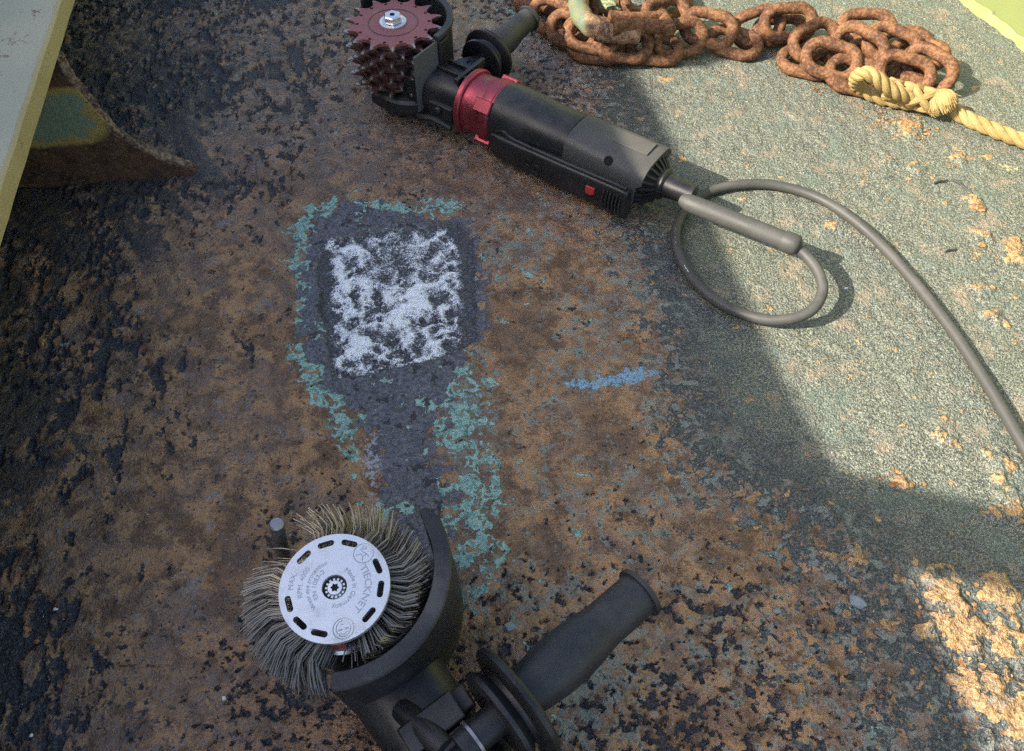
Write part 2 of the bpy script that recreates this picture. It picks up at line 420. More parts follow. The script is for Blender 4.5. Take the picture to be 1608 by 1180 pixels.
# ------------------------------------------------------------------ the deck
def make_deck():
    def axis(core0, core1, steps, far):
        a = list(steps)
        lo, hi = [core0], [core1]; d = .006
        while lo[-1] > -far: lo.append(lo[-1] - d); d *= 1.35
        d = .006
        while hi[-1] < far: hi.append(hi[-1] + d); d *= 1.35
        return np.array(lo[:0:-1] + a + hi[1:])
    xs = axis(-.72, .72, np.arange(-.72, .7201, .00125), 25)
    ys = []; y = .08
    while y < 1.17: ys.append(y); y += .0009 + .0011 * (y - .08)
    ys = axis(.08, ys[-1], ys, 25)
    nx, ny = len(xs), len(ys)
    X, Y = np.meshgrid(xs.astype(np.float32), ys.astype(np.float32))
    x, y = X.ravel(), Y.ravel()
    w2 = lambda pts: [tuple(P(*p)[:2]) for p in pts]
    wx = x + .007 * fbm(x, y, 55, 4, 1); wy = y + .007 * fbm(x, y, 55, 4, 2)
    # regions
    grey = sdf(wx, wy, w2([(480, 350), (560, 312), (640, 335), (735, 348), (765, 420), (760, 520), (735, 560), (720, 610), (700, 690), (745, 760), (740, 840), (730, 930), (640, 930), (575, 820), (562, 700), (548, 655), (505, 600), (472, 565), (466, 460), (474, 385)]))
    rec = sdf(x + .35 * (wx - x), y + .35 * (wy - y), w2([(507, 378), (590, 362), (640, 360), (720, 345), (742, 375), (748, 440), (746, 530), (720, 552), (600, 582), (522, 594), (508, 500), (498, 430)]))
    whi = sdf(x + 1.0 * (wx - x), y + 1.0 * (wy - y), w2([(514, 376), (590, 366), (700, 356), (720, 395), (716, 470), (722, 545), (640, 565), (600, 575), (530, 586), (522, 500), (526, 440)]))
    paint = sdf(wx, wy, w2([(890, -250), (900, 0), (935, 150), (965, 300), (985, 400), (1015, 500), (1040, 600), (1060, 690), (1120, 770), (1220, 830), (1290, 930), (1330, 1050), (1360, 1250), (1350, 1500), (4000, 1500), (4000, -250)]))
    turq_right = sdf(wx, wy, w2([(735, 560), (765, 600), (775, 700), (790, 790), (790, 900), (720, 900), (700, 800), (720, 740), (680, 680), (700, 620)]))
    turq_left = sdf(wx, wy, w2([(455, 350), (500, 315), (545, 310), (500, 345), (485, 400), (478, 560), (520, 600), (555, 660), (562, 720), (545, 720), (500, 640), (455, 570), (470, 460)]))
    turq_top = sdf(wx, wy, w2([(540, 305), (600, 318), (720, 310), (740, 335), (640, 335), (560, 325)]))
    silver = sdf(wx, wy, w2([(570, 670), (600, 680), (602, 790), (575, 800), (565, 740)]))
    blue = sdf(x, y, w2([(885, 598), (935, 596), (1000, 576), (1035, 588), (985, 604), (930, 612), (885, 610)]))
    A = np.zeros((len(x), 4), np.float32); B = A.copy(); D = A.copy(); A[:, 3] = B[:, 3] = D[:, 3] = 1
    A[:, 0] = .5 - grey / .030 - .55 * sstep(.47, .36, y)
    dens = np.maximum.reduce([.56 - turq_right / .05, .58 - turq_left / .025, .54 - turq_top / .02]) - .08
    dens = np.maximum(dens, np.where(grey < .02, .20 + .12 * sstep(.0, .3, .67 - y), 0))
    dens = np.maximum(dens, .19 - np.abs(x - .02) / .6)
    A[:, 1] = dens * sstep(-.01, .004, rec)
    # crater walls inside the square: bright on the crests between hollows
    cx = x + .0045 * fbm(x, y, 90, 3, 5) + .009 * fbm(x, y, 26, 2, 15); cy = y + .0045 * fbm(x, y, 90, 3, 6) + .009 * fbm(x, y, 26, 2, 16)
    d1, d2 = worley(cx, cy, 66, 1); e1, e2 = worley(cx, cy, 150, 2)
    crest = (sstep(.14, .74, d1) * .72 + sstep(.12, .65, e1) * .40) * (.85 + .3 * fbm(x, y, 30, 2, 140))
    g1, g2 = worley(cx, cy, 40, 7); pick = sstep(-.25, .30, fbm(x, y, 22, 2, 144))
    crest = crest * pick + (1 - pick) * (sstep(.13, .70, g1) * .80 + sstep(.12, .65, e1) * .30) * (.9 + .3 * fbm(x, y, 60, 2, 145))
    c0 = P(628, 395)
    smoothspot = np.exp(-(((x - c0.x) / .033) ** 2 + ((y - c0.y) / .05) ** 2))
    crest = crest * (1 - .70 * smoothspot) + .20 * smoothspot
    inw = sstep(.010, -.005, whi)
    A[:, 2] = (crest * 1.0 + .16 * fbm(x, y, 40, 3, 8)) * inw * 1.0 + .05 * inw - .02
    recess = sstep(.0025, -.0025, rec)
    # pits
    left = sstep(-.18, -.48, x - .15 * (y - .5)); low = sstep(.42, .15, y)
    far_ = sstep(.70, .95, y)
    strx = x + .35 * (y - .3) * .3
    sel = sstep(-.35, .35, fbm(x, y, 8, 3, 131))
    pn = (fbm(strx, y * .55, 112, 4, 20, .62) * sel + fbm(strx, y * .42, 58, 5, 21, .60) * (1 - sel)) * .85 + fbm(strx, y * .5, 26, 3, 31) * .28
    lf = sstep(-.10, -.34, x - .15 * (y - .5)); pn = pn * lf + (1 - lf) * (fbm(x, y, 118, 4, 23, .64) * .9 + fbm(x, y, 34, 3, 33) * .22)
    band = fbm(x * 1.0 + .10 * np.sin(y * 9), y * .28, 17, 3, 40)
    quiet = np.exp(-(((x - .05) / .13) ** 2 + ((y - .47) / .19) ** 2))
    th = .37 + .34 * fbm(x, y, 7, 3, 133) - .20 * left - .22 * low - .14 * far_ + .34 * quiet - .34 * left * band
    pv = .5 + (pn - th) * 1.15
    # scab-like ridge country on the left
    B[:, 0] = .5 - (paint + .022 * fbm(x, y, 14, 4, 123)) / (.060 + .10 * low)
    B[:, 1] = pv - .6 * sstep(.01, -.01, grey) - .35 * sstep(.5, .9, B[:, 0])
    B[:, 2] = np.clip(sstep(-.36, -.62, x - .10 * y + .22 * band * 1.3) + .55 * sstep(.45, .9, fbm(x, y, 6, 3, 60) + left) * left, 0, 1) * sstep(1.25, .9, y)
    B[:, 2] = np.maximum(B[:, 2], .55 * far_ * sstep(-.1, .35, fbm(x * .7 + y * .4, y, 9, 4, 77)))
    D[:, 0] = np.clip(sstep(-.10, .02, x) * .9 + .25 * sstep(.25, .9, fbm(x, y, 12, 3, 70)), 0, 1)
    D[:, 1] = .5 - silver / .02 - .25
    # orange scabs on the paint
    org = np.zeros_like(x); bumpz = np.zeros_like(x)
    for px, py, r, k in ((1425, 200, .024, .9), (1590, 395, .022, .9), (1540, 370, .012, .7), (1505, 250, .012, .8), (1530, 320, .012, .8), (1390, 250, .012, .8), (1440, 265, .012, .5), (1540, 455, .014, .6), (1560, 500, .012, .6),
                         (1480, 930, .020, .9), (1500, 985, .026, .9), (1570, 930, .020, .9), (1530, 1080, .026, .9), (1590, 1010, .022, .9), (1450, 1000, .014, .7), (1590, 1120, .03, .9), (1400, 1090, .012, .5), (1480, 680, .016, .5), (1570, 730, .018, .6), (1415, 760, .010, .9), (1590, 800, .018, .6), (1300, 800, .012, .5), (1345, 880, .012, .6), (1300, 1060, .012, .7), (1240, 1100, .014, .7)):
        c = P(px, py); d = np.hypot(wx * 1.0 - c.x + .006 * fbm(x, y, 90, 2, 88), (wy - c.y) * .8)
        q = sstep(r, r * .35, d + r * .5 * fbm(x, y, 75, 4, 90)); org = np.maximum(org, q * k); bumpz += q * .0036
    org = np.maximum(org, .8 * sstep(.42, .6, fbm(x, y, 26, 5, 95, .6) + .22 * sstep(.45, .2, y)) * sstep(.4, .8, B[:, 0]))
    D[:, 2] = org * sstep(.45, .75, B[:, 0]) + .5 * sstep(.35, .7, fbm(x, y, 11, 4, 97)) * sstep(.6, .3, B[:, 0])
    yel = .5 - sdf(x, y, w2([(1515, -30), (1628, 85), (1700, 60), (1550, -60)])) / .010 - .2
    yel = np.maximum(yel, .50 - np.hypot(x - P(1585, 262).x, (y - P(1585, 262).y) * 1.3) / .035)
    # relief
    pitm = sstep(.42, .62, B[:, 1])
    z = -.0026 * pitm * (1 - .6 * sstep(.4, .7, B[:, 0])) + .0016 * fbm(x, y, 60, 4, 50, .6) + .0010 * fbm(x, y, 16, 3, 52) + .0045 * left * np.abs(band) - .0015 * left
    z += bumpz * .8 + .0008 * org
    z -= .0010 * sstep(-.002, .003, -grey)
    z = z * (1 - recess * .8) - .0050 * recess + recess * inw * .0060 * (crest - .30) + recess * .0005 * fbm(x, y, 260, 2, 99)
    core = (x > -.75) & (x < .75) & (y > .05) & (y < 1.2)
    z = np.where(core, z, 0)
    me = bpy.data.meshes.new('deck'); nv = len(x)
    me.vertices.add(nv); me.vertices.foreach_set('co', np.stack([x, y, z], 1).astype(np.float32).ravel())
    i = np.arange(nv, dtype=np.int32).reshape(ny, nx)
    q = np.stack([i[:-1, :-1], i[:-1, 1:], i[1:, 1:], i[1:, :-1]], -1).reshape(-1)
    me.loops.add(len(q)); me.loops.foreach_set('vertex_index', q)
    me.polygons.add(len(q) // 4); me.polygons.foreach_set('loop_start', np.arange(0, len(q), 4, dtype=np.int32))
    def nz(f, octv, seed, rough=.6, wob=.0):         # relief-independent mottling, mean .5, spread like the shader's noise
        n = fbm(x + wob * (wx - x), y + wob * (wy - y), f, octv, seed, rough); return .5 + .125 * n / n[core].std()
    one = np.ones_like(x)
    for name, arr in (('na', (nz(9, 3, 201), nz(70, 4, 202, .62, .3), nz(46, 4, 203, .62, .6))), ('nb', (nz(22, 4, 204), nz(31, 4, 205), nz(34, 4, 206, .65))), ('nc', (nz(85, 3, 207, .65, .4), nz(105, 3, 208, .6, .5), sstep(.60, .90, y)))):
        at = me.attributes.new(name, 'FLOAT_COLOR', 'POINT'); at.data.foreach_set('color', np.stack([*arr, one], 1).astype(np.float32).ravel())
    for name, arr in (('ma', A), ('mb', B), ('mc', D)):
        at = me.attributes.new(name, 'FLOAT_COLOR', 'POINT'); at.data.foreach_set('color', arr.ravel())
    for name, arr in (('blue', .5 - blue / .012), ('recess', recess), ('yellow', yel)):
        at = me.attributes.new(name, 'FLOAT', 'POINT'); at.data.foreach_set('value', arr.astype(np.float32))
    me.update(); me.shade_smooth()
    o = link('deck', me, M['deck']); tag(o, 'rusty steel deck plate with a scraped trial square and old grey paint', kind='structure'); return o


make_deck()

# ------------------------------------------------------------------ coaming beam on the left, with its bracket
def make_beam():
    zt, zb = .176, .157
    e0, e1 = P(92, 0, zt), P(0, 282, zt); d = (e0 - e1).normalized()
    root = empty('coaming_beam', frame((e1.x, e1.y, 0), d)); inv = root.matrix_world.inverted()
    tag(root, 'pale green steel ledge with cream edge on a rusty triangular bracket', 'beam')
    b = MB(); b.box((.35, .150, (zt + zb) / 2), (1.4, .150, (zt - zb) / 2)); b.build('flange', M['flange'], root, .0015)
    b = MB(); n = 120; L = []
    for k in range(n + 1):
        u = -1.05 + 2.8 * k / n; w = .00018 * math.sin(k * 1.7) + .00012 * math.sin(k * 4.1)
        L.append([(u, -.0022 + w, zb - .001), (u, -.0022 + w, zt - .0018 + w), (u, .0012 + 2 * w, zt + .0003), (u, .001, zb - .001)])
    b.rings(L); b.build('painted_edge', M['edge'], root)
    b = MB(); b.box((.35, .17, zb / 2 - .002), (1.4, .006, zb / 2 + .002)); b.build('web', M['screen'], root)
    # bracket: a plate in the upright plane through its foot on the deck
    a, c = P(35, 290), P(305, 268); t = (c - a).normalized(); nrm = Vector((t.y, -t.x, 0))

    def on(px, py):
        r = ray(px, py); o = Vector((0, 0, CAM_H)); q = o + r * ((a - o).dot(nrm) / r.dot(nrm)); return (q - a).dot(t), q.z
    free = [on(*p) for p in ((88, 78), (97, 100), (112, 122), (135, 150), (158, 180), (185, 207), (225, 232), (268, 250), (300, 260))]
    root2 = Matrix.Translation(a) @ Matrix(((t.x, 0, -nrm.x, 0), (t.y, 0, -nrm.y, 0), (0, 1, 0, 0), (0, 0, 0, 1)))
    out = [(-.12, -.003), (free[-1][0] + .004, -.003), (free[-1][0] + .003, .004)]
    for i in range(len(free) - 1, -1, -1):
        s_, z_ = free[i]; out.append((s_ + .0015 * math.sin(i * 5.1), z_ + .001 * math.sin(i * 3.3)))
    out += [(free[0][0], zb), (-.12, zb)]
    b = MB(); b.plate(out, [], -.006, .006); g = b.build('bracket', bracket_mat(), root, .0012)
    g.matrix_parent_inverse = Matrix.Identity(4); g.matrix_local = inv @ root2
    # weld bead along the foot, and the flaking rim along the free edge
    path = []; rr = []
    for k in range(70):
        q = a + t * (-.02 + .205 * k / 69) + nrm * (.007 + .001 * math.sin(k * 2.1)); path.append(inv @ Vector((q.x, q.y, .003 + .0008 * math.sin(k * 1.3)))); rr.append(.0065 - .002 * k / 69 + .0009 * math.sin(k * 2.9))
    w = MB(); w.tube(path, rr, 8); wb = w.build('weld_bead', weld_mat(), g); wb.matrix_local = g.matrix_local.inverted()
    fp = smooth_path([(s_, z_, 0) for s_, z_ in free], 9)
    w = MB(); w.tube([(p.x + random.uniform(-.0005, .0005), p.y + random.uniform(-.0005, .0005) - .002, random.uniform(-.001, .001)) for p in fp], [random.uniform(.0050, .0064) for p in fp], 8)
    w.build('flaking_rim', M['scale_brown'], g)


def bracket_mat():
    s = NT('rusted_bracket_with_old_paint'); n1 = s.noise(45, 6, .65, .3); n2 = s.noise(220, 4, .65)
    sx = s.n('ShaderNodeSeparateXYZ'); s.put(sx.inputs[0], s.co())
    dx = s.mul(s.math('SUBTRACT', sx.outputs[0], .064), 1 / .052); dy = s.mul(s.math('SUBTRACT', sx.outputs[1], .085), 1 / .034)
    d = s.add(s.math('POWER', s.math('ABSOLUTE', dx), 4.0), s.math('POWER', s.math('ABSOLUTE', dy), 4.0), s.mul(s.math('SUBTRACT', n1, .5), 1.6))
    col = s.mix(s.step(n1, .36, .64), (.055, .032, .022), (.13, .07, .04)); col = s.mix(s.mul(s.step(n2, .52, .66), .6), col, (.21, .13, .08))
    col = s.mix(s.step(d, 1.5, .75), col, (.40, .29, .09)); col = s.mix(s.step(d, .62, .25), col, (.22, .28, .18))
    s.out(col, .7, None, .3); s.bump(s.add(n1, n2), .7, .002); return s.m


def weld_mat():
    s = NT('weld_green_and_rust'); n1 = s.noise(30, 6, .65)
    col = s.mix(s.step(n1, .44, .58), (.20, .22, .12), (.10, .065, .04)); s.out(col, .7, None, .3); s.bump(s.noise(240, 4), .6, .0015); return s.m


M['scale_brown'] = m_rust('flaking_brown_scale', (.07, .04, .028), (.15, .085, .055), (.34, .25, .17))
make_beam()

# ------------------------------------------------------------------ bulwark at the upper right
def make_bulwark():
    a, b = P(1512, 0), P(1608, 73); d = (a - b).normalized()
    root = empty('bulwark', frame((b.x, b.y, 0), d)); tag(root, 'sunlit lime yellow painted steel bulwark at the deck edge', 'bulwark')
    m = MB(); m.box((.6, -.006, .35), (2.2, .006, .35)); m.build('plate', M['bulwark'], root, .001)
    m = MB(); L = []
    for k in range(260):
        u = -1.2 + 3.0 * k / 259; w = .0012 * math.sin(k * 1.9) + .001 * math.sin(k * .7)
        L.append([(u, -.003, -.004), (u, .010 + w, -.003), (u, .006 + w * .6, .004 + w), (u, .001, .010 + w)])
    m.rings(L); m.build('weld_bead', M['bulwark'], root)
    m = MB(); m.box((.6, -.006, .715), (2.2, .03, .012)); m.build('cap_rail', M['bulwark'], root, .002)


make_bulwark()

# ------------------------------------------------------------------ unseen screen added left of the frame, outline fitted to the deck's shadow edge
def make_shade_screen():
    XW = -.82; k = -SUN.z / SUN.x; sk = SUN.y / SUN.x

    def q(px=None, py=None, xw=None):              # where the sun ray through that deck point crosses the screen
        x, y = (P(px, py)[:2] if xw is None else xw)
        return (y - sk * (x - XW), (x - XW) * k)
    root = empty('unseen_shade_screen', Matrix.Translation((XW, .5, 0))); tag(root, 'added grey green steel sheet, unseen, cut to shade the left of the deck', 'screen')
    edge = [q(xw=(.33, -.35)), q(1560, 1250), q(1537, 1180), q(1500, 1080), q(1465, 1000), q(1432, 925), q(1420, 893), q(1400, 850), q(1372, 800), q(1312, 742), q(1262, 660), q(1215, 575), q(1160, 450), q(1115, 350), q(1070, 255), q(1020, 165), q(985, 106), q(930, 92), q(900, 60), q(870, 20), q(xw=(.03, 1.5)), q(xw=(0, 2.4))]
    loop = [(p[0] - .5, p[1]) for p in edge]; out = [(loop[0][0] - 1.0, -.01), ] + [(loop[-1][0], -.01)] + loop[::-1] + [(loop[0][0] - 1.0, loop[0][1])]
    T = Matrix(((0, 0, 1, 0), (1, 0, 0, 0), (0, 1, 0, 0), (0, 0, 0, 1)))
    m = MB(); m.plate(out, [], -.004, .004, T); m.build('shade_panel', M['screen'], root)
    # added plates, outlined to cast the two shadow bands crossing the deck
    quad = [q(1372, 800), q(1312, 742), q(1608, 808), q(1760, 845), q(1760, 985), q(1608, 938), q(1420, 893)]
    m = MB(); m.plate([(p[0] - .5, p[1]) for p in quad], [], -.003, .003, T @ Matrix.Translation((0, 0, .0075))); m.build('near_shadow_cutout', M['screen'], root)
    quad = [q(978, 107), q(1106, 105), q(1109, 97), q(1160, 93), q(1215, 92), q(1330, 80), q(1330, 66), q(1215, 74), q(1090, 80), q(985, 84)]
    m = MB(); m.plate([(p[0] - .5, p[1]) for p in quad], [], -.003, .003, T @ Matrix.Translation((0, 0, .0075))); m.build('far_shadow_cutout', M['screen'], root)


make_shade_screen()

# ------------------------------------------------------------------ far tool: grinder with the spiked drum
def cyl_x(b, u0, u1, r0, r1, cv, cz, n=40, e=2.0):
    return b.rings([ring_u(u0, cv, cz, r0, r0, e, n), ring_u(u1, cv, cz, r1, r1, e, n)])


def handle_profile(b, Mx, L, r, rf):
    """side handle along local z: stem, two flange rings, barrel grip"""
    stem = [(.0105, -.045), (.0105, -.018), (.012, -.018), (.012, -.012)]
    g = MB(); g.lathe(stem, Mx, 28)
    f = MB(); f.lathe([(.011, -.016), (rf * .72, -.018), (rf * .82, -.0165), (rf * .83, -.0135), (rf * .74, -.010), (rf * .66, -.008), (rf * .70, -.005), (rf * .95, -.0035), (rf, -.002), (rf, .001), (rf * .96, .0028), (r * 1.12, .006)], Mx, 56)
    p = []
    for k in range(25):
        t = k / 24
        rr = r * (.86 + .20 * math.sin(math.pi * min(1, t * 1.45)) ** 1.2 * (1 - .15 * t))
        p.append((rr, .004 + t * (L - .008)))
    p += [(r * 1.01, L - .0035), (r * 1.03, L - .002), (r * 1.0, L), (r * .8, L + .001)]
    b.lathe(p, Mx, 48)
    return g, f


def make_blaster():
    S = P(617, 33, .102); Rr = P(1045, 292, .036)
    root = empty('spiked_drum_grinder', frame((S.x, S.y, 0), (Rr.x - S.x, Rr.y - S.y, 0)))
    tag(root, 'black grinder with spiked red drum, red collar and grey cable', 'power tool')
    # --- spiked plates
    nt, Rt, Rb = 14, .0525, .0428
    def star(ph, inner=None):
        o = []
        for k in range(nt):
            a = 2 * math.pi * (k + ph) / nt; da = 2 * math.pi / nt
            for fa, r in ((-.50, Rb), (-.28, Rb * 1.03), (-.08, Rt), (.08, Rt * 1.0), (.22, Rb * 1.05)):
                o.append((r * math.cos(a + da * fa), r * math.sin(a + da * fa)))
        return o
    circ = lambda cx, cy, r, n: [(cx + r * math.cos(2 * math.pi * k / n), cy + r * math.sin(2 * math.pi * k / n)) for k in range(n)]
    tipm = MB(); tipm.lathe([(.0021, -.006), (.0023, .001), (.0019, .0035), (.0010, .0058)], None, 8).mesh
    tip_me = tipm.mesh('carbide_tip'); tip_me.materials.append(M['carbide'])
    zs = [.100 - .0096 * i for i in range(7)]
    for i, z in enumerate(zs):
        ph = .5 * (i % 2) - .06 * i
        holes = [circ(.0405 * math.cos(2 * math.pi * (k + .5 + ph) / nt), .0405 * math.sin(2 * math.pi * (k + .5 + ph) / nt), .0021, 10) for k in range(nt)] if i == 0 else []
        b = MB(); b.plate(star(ph), holes, z - .0036, z)
        if i: b.lathe([(.0405, z + .0001), (.0405, z + .0058)], None, 36)
        pl = b.build('spiked_plate', M['drum'] if i == 0 else M['drumdark'], root, .0003)
        if i == 0:
            c = MB(); c.lathe([(.0282, z + .00005), (.0282, z + .0005), (.0276, z + .0005), (.0276, z + .00005)], None, 64, False); c.build('pressed_ring', M['drumdark'], pl)
        for k in range(nt):
            a = 2 * math.pi * (k + ph) / nt
            t = bpy.data.objects.new('carbide_tip', tip_me); C.objects.link(t); t.parent = pl
            Z = Vector((math.cos(a), math.sin(a), .10)).normalized()
            t.matrix_local = along(Vector((math.cos(a) * .0505, math.sin(a) * .0505, z - .002)), Vector((math.cos(a) * .0505, math.sin(a) * .0505, z - .002)) + Z)
    w = MB(); w.lathe([(.0005, .1002), (.0152, .1002), (.0152, .1018), (.0125, .1024), (.0115, .1018), (.0005, .1018)], None, 40); w.build('washer', M['steel'], root)
    nut = MB(); hexr = .0102; nut.rings([[(hexr * s_ * math.cos(math.pi / 3 * k + .2), hexr * s_ * math.sin(math.pi / 3 * k + .2), z) for k in range(6)] for s_, z in ((1, .1018), (1, .1085), (.88, .1098))])
    nb = nut.build('hex_bolt', M['steel'], root, .0004)
    c = MB(); c.lathe([(.0030, .1099), (.0030, .1102), (.0002, .1102)], None, 6); c.build('bolt_socket', M['hole_shade'], nb)
    # --- guard: back plate, curved wall, flap
    b = MB(); 
    L = []
    for k in range(61):
        a = R(-100 + 265 * k / 60); rr = .064 - .020 * max(0, min(1, (-20 - math.degrees(a)) / 60)); L.append([(rr * f * math.cos(a), rr * f * math.sin(a), z) for f, z in ((.40, .008), (.86, .010), (1, .018), (1, .030), (.94, .033), (.30, .034))])
    b.rings(L); b.build('guard_back_plate', M['black'], root)
    def arc_wall(b, r0, r1, z0, z1, a0, a1, n=40, cx=0, cy=0):
        L = []
        for k in range(n + 1):
            a = R(a0 + (a1 - a0) * k / n); c_, s_ = math.cos(a), math.sin(a)
            L.append([(cx + r0 * c_, cy + r0 * s_, z0), (cx + r1 * c_, cy + r1 * s_, z0), (cx + r1 * c_, cy + r1 * s_, z1), (cx + r0 * c_, cy + r0 * s_, z1)])
        b.rings(L)
    b = MB(); arc_wall(b, .0625, .0660, .024, .104, -4, 165); gw = b.build('guard_wall', M['guard'], root, .0006)
    b = MB(); arc_wall(b, .0605, .0682, .1015, .1075, -4, 165); b.build('rim', M['rubber'], gw, .001)
    b = MB(); arc_wall(b, .0655, .0690, .034, .100, -3, 12, 8); b.build('joint_strip', M['black'], gw, .0006)
    fm = Matrix.Translation((.0645, -.004, 0)) @ Matrix.Rotation(R(-103), 4, 'Z')
    b = MB(); b.plate([(0, .034), (.033, .026), (.033, .095), (0, .1015)], [], -.0012, .0012, fm @ Matrix(((1, 0, 0, 0), (0, 0, 1, 0), (0, 1, 0, 0), (0, 0, 0, 1)))); b.build('guard_flap', M['flap'], root, .0004)
    # --- gear head
    b = MB(); b.lathe([(.026, .002), (.030, .006), (.030, .030), (.020, .036)], None, 40)
    b.rings([ring_u(u, 0, .040, r, r * .97, 2.4) for u, r in ((-.004, .022), (.004, .028), (.040, .0315), (.085, .030), (.106, .030))])
    gh = b.build('gear_head', M['black'], root)
    b = MB(); b.box((.084, -.006, .0705), (.026, .0018, .0028)); b.box((.084, .012, .0695), (.026, .0018, .0028)); b.box((.100, .008, .0715), (.0025, .026, .0030)); b.box((.066, .004, .0685), (.003, .012, .0022)); b.build('ribs', M['black'], gh, .0006)
    b = MB(); b.box((.088, -.030, .036), (.016, .005, .010)); b.lathe([(.0005, 0), (.0045, 0), (.0045, .004), (.003, .005), (.0005, .005)], Matrix.Translation((.086, -.0345, .040)) @ Matrix.Rotation(R(90), 4, 'X'), 14); b.build('bolt_lug', M['black'], gh, .001)
    b = MB(); b.tube(smooth_path([(.050, -.030, .014), (.062, -.038, .022), (.080, -.037, .026), (.100, -.033, .020)], 6), [.0035] * 19, 8); b.build('clamp_lever', M['black'], gh)
    b = MB(); b.plate([(.060, .012), (.100, .014), (.096, .034), (.088, .046), (.074, .044), (.066, .032)], [circ(.082, .034, .0045, 14)], .052, .062); b.build('handle_boss', M['black'], gh, .001)
    # --- side handle
    Mx = along((.081, .070, .052), (.079, .158, .056)); b = MB(); st, fl = handle_profile(b, Mx, .088, .0158, .0325)
    hd = b.build('side_handle', M['rubber'], root); fl.build('hand_stop', M['black'], hd); st.build('stem', M['black'], hd)
    # --- red collar
    b = MB(); b.rings([ring_u(u, 0, .040, r, r, 2.15) for u, r in ((.106, .030), (.1062, .0352), (.1075, .0362), (.112, .0362), (.1135, .0350), (.1136, .0325), (.138, .0335), (.1381, .0352), (.1395, .0360), (.150, .0362), (.151, .0350), (.156, .0345))])
    cl = b.build('collar', M['red'], root)
    for a in (40, 140, 220, 320):
        c_, s_ = math.cos(R(a)), math.sin(R(a)); b = MB(); q = Matrix.Translation((.1435, .0325 * c_, .040 + .0325 * s_)) @ Matrix.Rotation(R(a), 4, 'X')
        b.box((0, .0015, 0), (.0105, .0055, .0075), q); b.build('screw_boss', M['red'], cl, .0012)
    # --- motor housing, rear housing
    prof = [(.152, .0340, .040, 2.2), (.1535, .0355, .040, 2.2), (.162, .0352, .040, 2.3), (.19, .0338, .0395, 2.4), (.22, .0322, .039, 2.5), (.2472, .0312, .0385, 2.6), (.2477, .0304, .0385, 2.6)]
    b = MB(); b.rings([ring_u(u, 0, cz, r, r, e) for u, r, cz, e in prof]); b.build('motor_housing', M['black'], root)
    prof = [(.2478, .0304, .0304), (.2482, .0313, .0311), (.262, .0322, .0306), (.30, .0330, .0292), (.334, .0334, .0280), (.338, .0330, .0276)]
    b = MB(); b.rings([[(u + (u - .2478) / .09 * (.006 * (z > .05) - .010 * max(0, (.030 - z) / .03)), v, z) for (_, v, z) in ring_u(u, 0, .0382, rv, rz, 3.4)] for u, rv, rz in prof]); rh = b.build('rear_housing', M['grey'], root)
    b = MB(); b.box((.300, .006, .0672), (.033, .0105, .0010)); b.build('grip_strip', M['cable'], rh, .0005)
    b = MB(); q = Matrix.Translation((.3015, -.0272, .0612)) @ Matrix.Rotation(R(48), 4, 'X'); b.lathe([(.0048, -.002), (.0048, .0016), (.0036, .0018), (.0036, .0010), (.0002, .0008)], q, 22); b.build('carbon_brush_hole', M['hole_shade'], rh)  # black cup set on the housing, its colour standing for the hole's shade
    # --- grille at the back
    b = MB(); b.rings([ring_u(u, 0, .037, r, r * .86, 3) for u, r in ((.330, .0290), (.342, .0270), (.352, .0160))]); gc = b.build('grille_core', M['hole_shade'], root)
    for k in range(22):
        a = 2 * math.pi * k / 22
        def pt(u, r, da=0): return (u, r * math.cos(a + da), .037 + r * .88 * math.sin(a + da))
        b = MB(); L = []
        for u, r in ((.328, .0300), (.341, .0305), (.350, .0215), (.354, .0150)):
            t = .0013 / r; L.append([pt(u, r - .003, -t), pt(u, r + .0008, -t), pt(u, r + .0008, t), pt(u, r - .003, t)])
        b.rings(L); b.build('grille_slat', M['black'], gc)
    b = MB(); b.lathe([(.0165, .349), (.0165, .356), (.014, .358), (.002, .358)], Matrix.Translation((0, 0, .037)) @ Matrix.Rotation(R(90), 4, 'Y'), 30); b.build('grille_hub', M['black'], gc)
    # --- side grip with switch
    prof = [(.158, .0030, .0105), (.161, .0050, .0135), (.170, .0068, .0150), (.20, .0072, .0155), (.26, .0078, .0165), (.325, .0085, .0180), (.333, .0085, .0180), (.3345, .0075, .0170)]
    b = MB(); b.rings([ring_u(u, -.0335 - .0005 * i, .0275, rv, rz, 4.5, 36) for i, (u, rv, rz) in enumerate(prof)]); sg = b.build('side_grip', M['black'], root)
    b = MB(); b.tube(smooth_path([(.158, -.0315, .0405), (.175, -.0345, .0470), (.190, -.0355, .0435), (.25, -.0375, .0440), (.332, -.0395, .0465)], 8), [.0026] * 33, 8); b.build('raised_seam', M['black'], sg)
    b = MB(); b.box((.2915, -.0450, .0305), (.0042, .0016, .0050)); b.box((.2965, -.0452, .0315), (.0016, .0018, .0040)); b.build('switch_lock', M['switch'], sg, .0007)
    b = MB(); b.box((.296, -.0437, .029), (.010, .0009, .0075)); b.build('switch_slot', M['hole_shade'], sg)
    for k in range(6):
        b = MB(); b.tube([(.3085 + .004 * k, -.0452, .0165), (.3080 + .004 * k, -.0466, .027), (.3090 + .004 * k, -.0452, .0390)], .0012, 8); b.build('slider_rib', M['rubber'], sg)
    b = MB()
    for (u, z, r) in ((.213, .030, .0040), (.224, .025, .0058), (.224, .025, .0038)):
        b.tube([(u + r * math.cos(2 * math.pi * k / 24), -.0430 - .03 * (u - .2) , z + r * math.sin(2 * math.pi * k / 24)) for k in range(25)], .0004, 5)
    b.build('embossed_mark', M['rubber'], sg)
